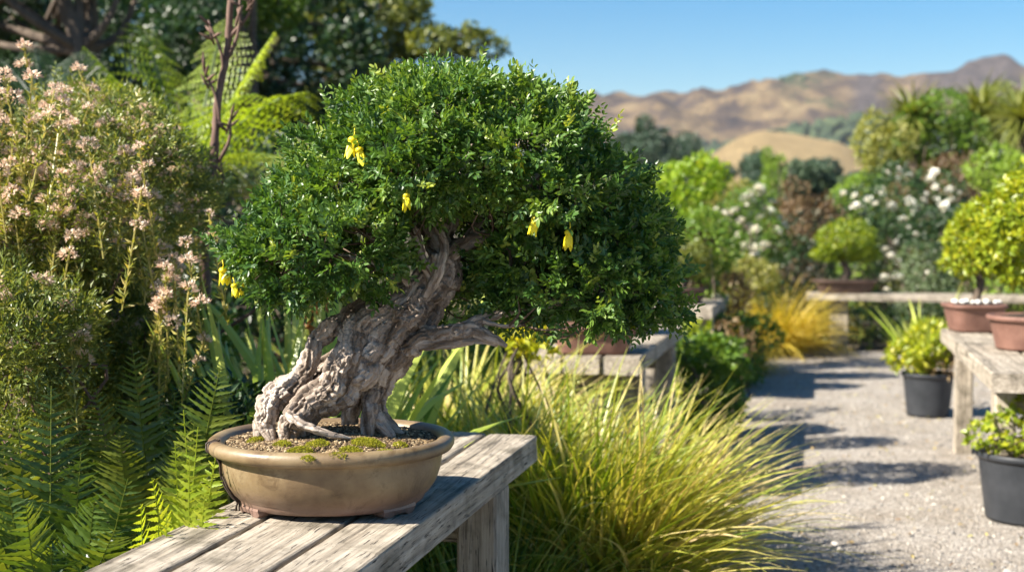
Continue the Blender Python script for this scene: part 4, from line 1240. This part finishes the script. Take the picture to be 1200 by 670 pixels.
# ------------------------------------------------------------------ tree ferns
def tree_fern(label, x, y, depth, tips, pl, tr=.07, mat=M_TFERN, group='tree ferns'):
    top = pix(x, y, depth); base = top.copy(); base[2] = 0
    r = empty('tree_fern', tuple(base), label, 'tree fern', group)
    V, T = tube(catmull([base, (base + top) / 2 + RV * .04, top], 10), np.linspace(tr * 1.2, tr, 21), 14, lump=.35); obj('trunk', V, T, M_STALK, r, smooth=True)
    for (tx, ty, td, bl) in tips:
        tip = pix(tx, ty, depth + td); L_ = np.linalg.norm(tip - top); mid = (top + tip) / 2 + ZV * L_ * bl
        s = np.linspace(0, 1, 30)[:, None]; C_ = (1 - s) ** 2 * top + 2 * s * (1 - s) * mid + s ** 2 * tip
        g = Geo(); V, T = tube(C_, np.linspace(.008, .002, 30), 6, caps=False); g.add(V, T, .0)
        m_ = 17; t_ = .14 + .86 * (np.arange(m_) + .5) / m_
        Pc = np.stack([np.interp(t_ * 29, np.arange(30), C_[:, k]) for k in range(3)], -1)
        Tn = unit(np.stack([np.interp(t_ * 29, np.arange(30), np.gradient(C_, axis=0)[:, k]) for k in range(3)], -1))
        side = unit(np.cross(Tn, ZV + rng.normal(size=3) * .15)); Nn_ = np.cross(side, Tn)
        plen = pl * np.clip(np.sin(math.pi * (t_ * .82 + .10)), .05, 1) ** .8
        tn = rng.uniform(.3, .7)
        for sg in (-1, 1):
            Dp = unit(side * sg + Tn * .35 - ZV * .22 + rng.normal(size=(m_, 3)) * .06)
            for j in range(9):
                f_ = (j + .5) / 9
                b_ = Pc + Dp * (plen * f_)[:, None] - ZV * (plen * f_ * f_ * .18)[:, None]
                for s2 in (-1, 1):
                    V, T, R = leaves(b_, unit(Tn * s2 + Dp * .5), unit(Nn_ + rng.normal(size=(m_, 3)) * .15), plen * .15 * (1.15 - f_), plen * .06, np.clip(tn + rng.normal(size=m_) * .1, 0, 1), LEAF4, LEAF4_T); g.add(V, T, R)
        g.build('frond', mat, r)
    return r


tree_fern('bright green tree fern with spreading fronds above the heath', 222, 215, 6.4,
          [(98, 55, -.2, .10), (128, 92, -.8, .14), (168, 30, .3, .06), (262, 22, .3, .05), (322, 38, .0, .10), (362, 108, -.2, .26), (300, 110, -.9, .20), (330, 190, -.5, .25), (140, 150, -.9, .25), (110, 120, .3, .25)], .30)
tree_fern('low dark tree fern fronds at the far left behind the heath', 60, 150, 7.2,
          [(-60, 100, 0, .15), (0, 70, .4, .1), (120, 75, .0, .15), (150, 135, -.4, .2), (40, 55, .5, .1), (95, 60, .3, .1), (-20, 150, -.6, .2)], .24, mat=M_DARK)
tree_fern('small olive tree fern below the drooping frond, right of the stalk', 320, 260, 6.8,
          [(275, 150, 0, .15), (385, 195, 0, .2), (400, 240, -.3, .22), (345, 165, .4, .12), (290, 215, -.4, .2), (360, 150, .2, .15), (265, 190, .2, .2)], .20, mat=M_OLIVE)

# ------------------------------------------------------------------ back left trees
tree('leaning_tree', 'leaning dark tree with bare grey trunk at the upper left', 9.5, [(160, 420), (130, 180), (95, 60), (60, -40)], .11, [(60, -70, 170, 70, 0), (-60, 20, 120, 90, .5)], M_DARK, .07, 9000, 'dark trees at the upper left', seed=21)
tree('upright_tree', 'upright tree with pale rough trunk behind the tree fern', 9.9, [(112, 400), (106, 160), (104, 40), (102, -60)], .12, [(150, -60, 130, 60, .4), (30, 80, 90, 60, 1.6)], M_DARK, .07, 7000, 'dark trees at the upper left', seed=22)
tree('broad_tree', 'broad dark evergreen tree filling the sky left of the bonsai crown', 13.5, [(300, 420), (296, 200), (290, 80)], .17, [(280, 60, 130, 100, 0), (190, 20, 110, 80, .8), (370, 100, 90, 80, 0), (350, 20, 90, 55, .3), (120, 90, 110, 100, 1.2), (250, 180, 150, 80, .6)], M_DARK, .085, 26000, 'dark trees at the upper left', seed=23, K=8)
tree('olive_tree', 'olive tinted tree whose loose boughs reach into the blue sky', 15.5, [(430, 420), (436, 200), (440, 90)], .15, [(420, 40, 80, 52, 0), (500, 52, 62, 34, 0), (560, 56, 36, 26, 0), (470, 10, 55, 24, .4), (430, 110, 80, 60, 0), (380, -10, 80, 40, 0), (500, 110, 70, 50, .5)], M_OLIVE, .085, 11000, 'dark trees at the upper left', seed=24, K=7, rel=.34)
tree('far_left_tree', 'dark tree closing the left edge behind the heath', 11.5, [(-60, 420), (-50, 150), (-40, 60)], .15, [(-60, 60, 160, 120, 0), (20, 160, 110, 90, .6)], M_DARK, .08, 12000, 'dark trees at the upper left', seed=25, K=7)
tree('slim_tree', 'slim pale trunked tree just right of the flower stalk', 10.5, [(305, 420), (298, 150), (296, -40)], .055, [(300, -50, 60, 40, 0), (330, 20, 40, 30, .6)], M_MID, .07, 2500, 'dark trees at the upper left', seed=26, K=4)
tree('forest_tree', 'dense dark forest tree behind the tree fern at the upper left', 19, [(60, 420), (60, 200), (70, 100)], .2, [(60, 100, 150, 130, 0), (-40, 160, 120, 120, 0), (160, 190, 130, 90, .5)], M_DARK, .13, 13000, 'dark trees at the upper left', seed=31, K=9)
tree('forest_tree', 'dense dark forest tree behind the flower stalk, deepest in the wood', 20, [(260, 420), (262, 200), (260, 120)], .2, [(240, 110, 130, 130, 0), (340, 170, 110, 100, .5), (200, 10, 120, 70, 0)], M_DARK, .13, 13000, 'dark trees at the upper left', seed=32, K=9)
for k, (a, b, c_, d_, e_, mt, lb) in enumerate((
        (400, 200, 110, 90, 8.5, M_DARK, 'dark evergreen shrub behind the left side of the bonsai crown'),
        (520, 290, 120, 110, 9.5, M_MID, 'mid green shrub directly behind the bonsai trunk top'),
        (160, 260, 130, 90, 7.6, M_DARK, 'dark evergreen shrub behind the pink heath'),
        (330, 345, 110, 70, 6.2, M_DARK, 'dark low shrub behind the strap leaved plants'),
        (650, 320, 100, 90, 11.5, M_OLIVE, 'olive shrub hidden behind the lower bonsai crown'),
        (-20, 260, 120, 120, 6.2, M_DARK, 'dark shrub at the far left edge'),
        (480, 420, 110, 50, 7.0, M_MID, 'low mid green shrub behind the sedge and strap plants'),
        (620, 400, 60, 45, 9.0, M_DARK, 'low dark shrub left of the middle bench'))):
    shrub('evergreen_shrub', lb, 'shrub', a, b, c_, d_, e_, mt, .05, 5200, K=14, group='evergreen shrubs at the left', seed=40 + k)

# ------------------------------------------------------------------ sedge clumps between the benches
sg = 'golden sedge clumps by the path'
clump('sedge_clump', 'largest golden sedge clump spilling over the gravel right of the bench', 'grass clump', 700, 4.15, 950, .82, .0150, .65, .8, M_DRYG, sg, base_r=.16, rnd=.58)
clump('sedge_clump', 'greener sedge clump hard against the front bench end', 'grass clump', 640, 4.2, 750, .86, .015, .6, .8, M_DRYG, sg, base_r=.14, rnd=.36)
clump('sedge_clump', 'pale straw sedge clump with blades arching onto the path', 'grass clump', 742, 4.45, 750, .74, .0125, .8, 1.0, M_DRYG, sg, base_r=.13, rnd=.82)
clump('sedge_clump', 'upright yellow green sedge clump behind the front bench', 'grass clump', 575, 4.4, 700, .88, .016, .6, .9, M_DRYG, sg, base_r=.16, rnd=.42)
clump('sedge_clump', 'broad bladed sedge clump just behind the far rim of the pot', 'grass clump', 505, 4.7, 320, .80, .028, .6, 1.0, M_DRYG, sg, base_r=.16, rnd=.45, az=(.1, 3.0))
clump('sedge_clump', 'yellow sedge clump seen between the leaning trunk and the bench end', 'grass clump', 500, 5.1, 700, .95, .02, .6, 1.0, M_DRYG, sg, base_r=.25, rnd=.6)
clump('sedge_clump', 'low sedge clump under the front bench by its leg', 'grass clump', 560, 3.6, 400, .5, .009, .6, .9, M_DRYG, sg, base_r=.12, rnd=.3, az=(.3, 2.8))
clump('sedge_clump', 'small sedge tuft at the lower edge of the picture beside the gravel', 'grass clump', 748, 3.95, 380, .46, .010, .9, 1.1, M_DRYG, sg, base_r=.1, rnd=.55)
r = shrub('yellow_herb', 'bright yellow leafy herb under the bonsai side branch', 'plant', 612, 400, 26, 26, 4.6, M_YG, .05, 130, K=4, seed=61, skirt=False, tone0=.85)

# ------------------------------------------------------------------ potted plants on the benches
def ring_pot(name, c, prof_, mat, parent, k=40, power=2.0, sx=1, sy=1, rz=0.0):
    V, T = lathe(prof_, c, k, sx, sy, rz, power)
    return obj(name, V, T, mat, parent, smooth=True)


def small_bonsai(label, c, potw, poth, potmat, crown_, mat, n, L, square=False, lean=.0, group='bonsai in brown pots', cat='bonsai tree', seed=0, trunk_h=.2, stones=False, tone0=.45, sy=.8):
    c = np.asarray(c, float); r = empty('potted_bonsai', tuple(c), label, cat, group)
    R = potw / 2
    pr_ = [(0, .004), (R * .72, .004), (R * .76, 0), (R * .78, .01), (R * .86, poth * .5), (R * .92, poth * .82), (R * .93, poth * .84), (R, poth * .86), (R * 1.01, poth * .97), (R * .98, poth), (R * .9, poth), (R * .88, poth * .9), (0, poth * .9)]
    ring_pot('pot', c, pr_, potmat, r, 48, 4.5 if square else 2.0, 1, sy, YW)
    V, T = lathe([(R * .9, poth * .91), (R * .5, poth * 1.0), (0, poth * 1.06)], c, 30, 1, sy, YW); obj('soil', V, T, M_POTSOIL, r, smooth=True)
    s0 = c + ZV * poth
    top = s0 + ZV * trunk_h + RV * lean
    V, T = tube(catmull([s0, s0 + ZV * trunk_h * .4 + RV * (lean * .2 + .03), top - ZV * trunk_h * .2 - RV * .02, top], 6), np.linspace(.028, .014, 19) * (potw / .35), 9, lump=.3, seed=seed); obj('trunk', V, T, M_BARKT, r, smooth=True)
    cs = np.array([s0 + RV * a + FV * b + ZV * z for a, b, z, *_ in crown_]); rs_ = np.array([q[3:6] for q in crown_])
    P, D, (V, T, R_) = foliage(cs, rs_, n, L, .55, seed=seed, tone0=tone0)
    obj('crown', V, T, mat, r, rnd=R_)
    g = Geo()
    for q in cs:
        V, T = tube(catmull([top - ZV * trunk_h * .4, (top + q) / 2, q], 5), np.linspace(.012, .004, 11), 6, caps=False); g.add(V, T)
    g.build('branches', M_BARKT, r, smooth=True)
    if stones:
        for q in range(15):
            p = s0 + RV * rng.uniform(-R * .8, R * .8) + FV * rng.uniform(-R * .75, R * .3) + ZV * .012
            V, T, R2 = pebbles(p[None], .017, .8); obj('white_stone', V, T, M_WSTONE, r, rnd=R2, smooth=True)
    return r


M_WSTONE = surf_mat('white_stone', [(.3, (.45, .44, .42)), (.7, (.75, .74, .72))], scale=(30, 30, 30), rough=.7, bump=.3, bdist=.003)


def on_bench(x, depth, z=BZ):
    p = pix(x, 335, depth); p[2] = z + .003; return p


C1 = [(0, 0, .42, .32, .28, .17), (.20, .0, .30, .17, .18, .10), (-.18, 0, .30, .17, .18, .10), (.02, 0, .60, .22, .2, .13)]
small_bonsai('round headed green bonsai in a brown pot nearest the main tree on the middle bench', [-.98, 5.64, BZ + .003], .40, .12, M_TERRA, C1, M_MID, 4600, .03, square=True, seed=71, trunk_h=.3)
small_bonsai('flat topped bonsai in a dark pot further back on the middle bench', [-1.0, 6.62, BZ + .003], .38, .13, M_DPOT, [(0, 0, .22, .26, .2, .07), (.1, 0, .32, .18, .16, .06), (-.1, 0, .14, .17, .15, .05), (.05, 0, .42, .10, .1, .06)], M_DARK, 3000, .028, seed=72)
small_bonsai('olive leaved bonsai in a brown pot on the far left bench', [-.95, 9.2, BZ + .003], .36, .11, M_DPOT, [(0, 0, .22, .2, .18, .11), (.1, 0, .14, .12, .12, .07), (-.1, 0, .3, .12, .1, .08)], M_OLIVE, 1800, .035, seed=73)
small_bonsai('reddish young bonsai beside the olive one on the far left bench', [-.93, 9.95, BZ + .003], .34, .11, M_TERRA, [(0, 0, .2, .17, .16, .1), (.06, 0, .3, .1, .1, .07)], M_BROWN, 1300, .035, seed=74)
# right bench
pA = pix(1141, 392, 6.85); pA[2] = BZ + .003
small_bonsai('yellow green bonsai in a square brown pot with white stones on the right bench', pA, .30, .145, M_TERRA,
             [(.02, 0, .36, .17, .16, .13), (-.05, 0, .24, .12, .12, .09), (.10, 0, .26, .12, .12, .1), (.04, 0, .46, .12, .12, .09)], M_YG, 2600, .035, square=True, seed=75, stones=True, tone0=.5, sy=1.0, trunk_h=.3)
pB = pix(1206, 412, 5.86); pB[2] = BZ + .003
small_bonsai('taller golden green bonsai in a round brown pot at the right edge', pB, .375, .155, M_TERRA,
             [(.0, 0, .42, .24, .2, .16), (-.14, 0, .34, .13, .13, .11), (.14, 0, .36, .14, .14, .11), (.02, 0, .56, .15, .15, .1), (-.08, 0, .24, .12, .1, .09)], M_YG, 3600, .042, seed=76, tone0=.5, sy=1.0, trunk_h=.34)
# far bench dome
pD = pix(990, 341, 12.62); pD[2] = .553
small_bonsai('dome shaped yellow green bonsai in a long dark tray on the far bench', pD, .62, .125, M_DPOT,
             [(0, 0, .40, .28, .24, .17), (-.20, 0, .26, .14, .14, .06), (.18, 0, .25, .15, .14, .06), (0, 0, .24, .10, .10, .05)], M_YG, 4200, .035, square=True, seed=77, tone0=.32, sy=.6, trunk_h=.22)

# black nursery pots on the gravel
def nursery_pot(label, c, R, h, name='potted_plant'):
    c = np.asarray(c, float); r = empty(name, tuple(c), label, 'potted plant', 'black nursery pots on the gravel')
    pr_ = [(0, .006), (R * .78, .006), (R * .80, 0), (R * .81, .012), (R * .95, h * .86), (R * .96, h * .90), (R * 1.0, h * .905), (R * 1.04, h * .93), (R * 1.04, h * .985), (R * 1.02, h), (R * .985, h), (R * .97, h * .97), (R * .95, h * .88), (0, h * .88)]
    ring_pot('pot', c, pr_, M_PLASTIC, r, 56)
    V, T = lathe([(R * .95, h * .885), (R * .5, h * .93), (0, h * .95)], c, 30); obj('soil', V, T, M_POTSOIL, r, smooth=True)
    return r


c = pix(1087, 488, 8.234); c[2] = .012
p1 = nursery_pot('black nursery pot with yellow foliage and tall strappy leaves', c, .163, .275)
zt = c + ZV * .26
P, D, (V, T, R_) = foliage(np.array([zt + RV * a + FV * b + ZV * z for a, b, z in ((-.05, -.05, .18), (-.14, 0, .12), (.05, 0, .16), (0, 0, .26))]), np.array([[.13, .13, .11], [.11, .1, .09], [.11, .1, .1], [.1, .1, .08]]), 900, .05, .5, seed=81, tone0=.6)
obj('yellow_leaves', V, T, M_YG, p1, rnd=R_)
P, D, (V, T, R_) = foliage(np.array([zt + RV * .07 - FV * .08 + ZV * .07]), np.array([[.11, .09, .08]]), 260, .04, .5, seed=82, tone0=.5)
obj('dry_leaves', V, T, M_BROWN, p1, rnd=R_)
V, T, R = blades((0, 0, 0), 34, .62, .034, .5, .45, .04, 7, (48, 88), rnd=.62); obj('strap_leaves', V + zt + FV * .03, T, M_STRAP, p1, rnd=R)
c = pix(1203, 612, 5.36); c[2] = .012
p2 = nursery_pot('nearest black nursery pot with round yellow green leaves at the right edge', c, .205, .285)
zt = c + ZV * .27
P, D, (V, T, R_) = foliage(np.array([zt + RV * a + FV * b + ZV * z for a, b, z in ((-.06, -.05, .10), (-.17, -.02, .08), (.1, -.02, .12), (.0, .02, .17), (.2, 0, .1))]), np.array([[.13, .12, .08], [.1, .1, .05], [.13, .12, .09], [.12, .1, .07], [.1, .1, .06]]), 1000, .032, .72, seed=83, tone0=.42)
obj('leaves', V, T, M_YG, p2, rnd=R_)
stems_to(zt, P[rng.choice(len(P), 16, replace=False)], .005, M_STALK, p2, spread=.03)

# ------------------------------------------------------------------ plants along the path, middle distance
clump('golden_grass', 'tall golden grass tuft beside the left end of the far bench', 'grass clump', 908, 12.0, 1300, .78, .014, .7, 1.2, M_GOLD, base_r=.16, e0=(50, 88))
clump('golden_grass', 'small straw coloured grass tuft at the left edge of the gravel', 'grass clump', 872, 10.5, 600, .45, .010, .9, 1.3, M_GOLD, base_r=.1)
mid = [
 # name, label, x, y, rx, ry, depth, mat, leaf, n, extra
 ('lime_shrub', 'bright lime green shrub just right of the bonsai crown', 795, 225, 52, 48, 10.5, M_LIME, .06, 3000, dict(K=12)),
 ('mixed_shrub', 'mid green shrub below the lime shrub beside the bonsai crown', 812, 290, 46, 55, 9.8, M_MID, .05, 2600, dict(K=12, tone0=.6)),
 ('mixed_shrub', 'bronze leaved low shrub between middle and far left benches', 845, 345, 34, 32, 10.6, M_BROWN, .05, 900, dict()),
 ('rose_bush', 'rose bush with creamy white blooms right of the lime shrub', 880, 282, 44, 48, 13.0, M_MID, .05, 3000, dict(flowers=('rose', M_WHITE, 36, .13, .09))),
 ('bronze_shrub', 'bronze brown rounded shrub above the golden grass tuft', 942, 265, 46, 46, 14.2, M_BROWN, .05, 3400, dict(tone0=.35)),
 ('dark_hedge', 'dark green hedge plant below the bronze shrub', 945, 325, 60, 40, 13.9, M_DARK, .05, 3000, dict(flowers=('rose', M_WHITE, 4, .10, .3))),
 ('rose_bush', 'large rose bush with many white blooms behind the dome bonsai', 1060, 250, 66, 52, 14.4, M_DARK, .055, 4600, dict(flowers=('rose', M_WHITE, 60, .12, .10), tone0=.6)),
 ('grey_shrub', 'grey green shrub between the far bench and the golden bonsai', 1085, 318, 40, 34, 13.6, M_GREY, .05, 2200, dict()),
 ('olive_shrub', 'olive shrub with drooping tan leaves right of the tan hill', 1035, 178, 34, 46, 17.5, M_OLIVE, .08, 2600, dict(tone0=.75)),
 ('broad_shrub', 'tall mid green tree like shrub against the right skyline', 1098, 165, 52, 48, 18.5, M_MID, .08, 5200, dict(tone0=.5, K=14)),
 ('bronze_shrub', 'pinkish brown shrub above the white rose bush at right', 1110, 222, 52, 32, 16.0, M_BROWN, .06, 3000, dict(tone0=.3)),
 ('green_shrub', 'fresh green shrub at the right edge above the golden bonsai', 1182, 205, 46, 34, 12.5, M_MID, .06, 2600, dict(tone0=.85)),
 ('dark_shrub', 'dark evergreen behind the golden bonsai at the right edge', 1165, 270, 80, 60, 13.2, M_DARK, .05, 3600, dict()),
 ('skyline_shrub', 'dull green shrub rising at the right edge skyline', 1180, 140, 44, 50, 20.0, M_OLIVE, .08, 3400, dict(tone0=.35)),
 ('low_hedge', 'dark low hedge in the shade under the far bench', 1060, 378, 90, 28, 14.0, M_DARK, .05, 2600, dict(skirt=True)),
 ('green_shrub', 'yellowish green shrub above the golden grass tuft at left', 868, 325, 40, 26, 12.2, M_OLIVE, .05, 1700, dict(tone0=.85)),
 ('columnar_shrub', 'bright green columnar conifer in front of the tan hill', 907, 208, 15, 42, 22.0, M_MID, .07, 2000, dict(K=6, tone0=.7)),
 ('dark_conifer', 'dark conifer left of the bright columnar one', 885, 212, 20, 34, 26.0, M_BLUE, .09, 2000, dict(K=6)),
 ('olive_shrub', 'pale olive shrub left of the columnar conifer', 848, 240, 32, 30, 20.0, M_OLIVE, .08, 1900, dict(tone0=.8)),
 ('blue_green_tree', 'blue green round tree behind the bronze shrub', 945, 213, 30, 26, 34.0, M_BLUE, .16, 2600, dict(tone0=.6)),
 ('blue_green_tree', 'smaller blue green tree right of the round one below the tan hill', 985, 226, 30, 22, 38.0, M_GREY, .16, 2200, dict(tone0=.3)),
 ('green_shrub', 'light green shrub between the blue green trees and the rose bush', 1005, 232, 30, 34, 17.0, M_MID, .07, 2200, dict(tone0=.75)),
 ('bronze_herb', 'bronze tinged leafy herb spilling onto the gravel by the far left bench', 852, 405, 30, 26, 8.2, M_BROWN, .045, 150, dict(skirt=False)),
 ('leafy_herb', 'dark green low herb at the gravel edge behind the sedge', 838, 428, 44, 34, 7.4, M_MID, .045, 2400, dict(depthr=.22)),
 ('leafy_herb', 'yellow tinged low herb beside the middle bench corner', 815, 405, 26, 28, 7.9, M_YG, .06, 300, dict()),
 ('leafy_herb', 'green herb under the far left bench front', 870, 388, 34, 26, 9.6, M_MID, .045, 1300, dict(tone0=.4)),
 ('skyline_shrub', 'green shrub filling the view behind the bonsai crown at right', 720, 265, 70, 60, 12.5, M_MID, .06, 3600, dict()),
]
cats = {'lime_shrub': 'shrub', 'rose_bush': 'rose bush', 'bronze_herb': 'plant', 'leafy_herb': 'plant', 'dark_hedge': 'hedge', 'low_hedge': 'hedge', 'columnar_shrub': 'conifer', 'dark_conifer': 'conifer', 'blue_green_tree': 'tree'}
for k, (nm, lb, a, b, c_, d_, e_, mt, lf, n_, ex) in enumerate(mid):
    shrub(nm, lb, cats.get(nm, 'shrub'), a, b, c_, d_, e_, mt, lf, int(n_ * 1.25), seed=100 + k, group='planting beyond the path' if e_ > 9 else None, **ex)
# spiky palm like crowns at the right skyline
for k, (a, b, d_, lb) in enumerate(((1068, 128, 18.5, 'spiky headed cabbage tree at the right skyline, nearer the hills'), (1150, 118, 19.0, 'tall spiky headed cabbage tree at the upper right'), (1200, 128, 18.0, 'spiky headed cabbage tree cut by the right edge'))):
    top = pix(a, b + 12, d_); base = top.copy(); base[2] = 0
    r = empty('cabbage_tree', tuple(base), lb, 'tree', 'cabbage trees at the right skyline')
    V, T = tube(catmull([base, (base + top) / 2 + RV * .1, top], 8), np.linspace(.12, .08, 17), 10, lump=.2); obj('trunk', V, T, M_BARKT, r, smooth=True)
    V, T, R = blades((0, 0, 0), 260, .70, .045, 1.9, .7, .06, 5, (20, 89), rnd=.5); obj('crown', V + top, T, M_OLIVE, r, rnd=R)

# far trees on the valley floor and lower slopes
for k, (a, b, c_, d_, dist_, mt, lb) in enumerate((
        (762, 172, 22, 30, 120, M_BLUE, 'far dark tree right of the bonsai crown, tall with a blunt top'),
        (790, 180, 24, 26, 135, M_BLUE, 'far round tree right of the blunt topped one'),
        (815, 192, 16, 18, 140, M_BLUE, 'small far tree at the foot of the tan hill'),
        (735, 185, 22, 22, 125, M_BLUE, 'far low tree touching the bonsai crown outline'),
        (965, 204, 20, 14, 150, M_BLUE, 'far dark tree on the right slope of the tan hill'),
        (880, 196, 14, 16, 150, M_BLUE, 'far dark tree below the tan hill summit'),
        (1010, 216, 26, 14, 160, M_BLUE, 'far dark tree at the right foot of the tan hill'),
        (842, 205, 18, 14, 150, M_BLUE, 'far low tree left of the tan hill foot'),
        (930, 205, 26, 14, 145, M_BLUE, 'far broad tree low in front of the tan hill'))):
    shrub('far_tree', lb, 'tree', a, b, c_, d_, dist_, mt, .55, 2600, K=9, group='far trees below the hills', seed=200 + k, depthr=c_ * dist_ / F)

# ground cover between the plants
gA = Geo()
n = 5000
X = rng.uniform(-5, -.75, n); Y = rng.uniform(1.5, 12.5, n); P = np.stack([X, Y, np.zeros(n) + .01], -1)
P[:, 2] += np.abs(rng.normal(size=n)) * .05
V, T, R = leaves(P, unit(rdir(n) + ZV * .8), rdir(n), rng.uniform(.03, .09, n), .03, rng.uniform(0, 1, n), LEAF4, LEAF4_T)
tag(obj('ground_cover', V, T, M_MID, rnd=R), kind='stuff')
n = 7000
X = rng.uniform(-6, 9, n); Y = rng.uniform(12.7, 24, n); P = np.stack([X, Y, np.abs(rng.normal(size=n)) * .12], -1)
V, T, R = leaves(P, unit(rdir(n) + ZV * .8), rdir(n), rng.uniform(.06, .16, n), .05, rng.uniform(0, 1, n), LEAF4, LEAF4_T)
tag(obj('rough_grass', V, T, M_OLIVE, rnd=R), kind='stuff')
# thin air over the valley: one even, closed body of haze
hz, ht, hout = nt('thin_haze')
pv = N(ht, 'ShaderNodeVolumePrincipled'); pv.inputs['Color'].default_value = (.80, .87, 1, 1); pv.inputs['Density'].default_value = .00010; pv.inputs['Anisotropy'].default_value = .2
ht.links.new(pv.outputs[0], hout.inputs['Volume'])
V, T = box((0, 1400, 135), (7600, 6400, 282))
tag(obj('haze', V, T, hz), kind='stuff')
print('objects', len(scene.objects))
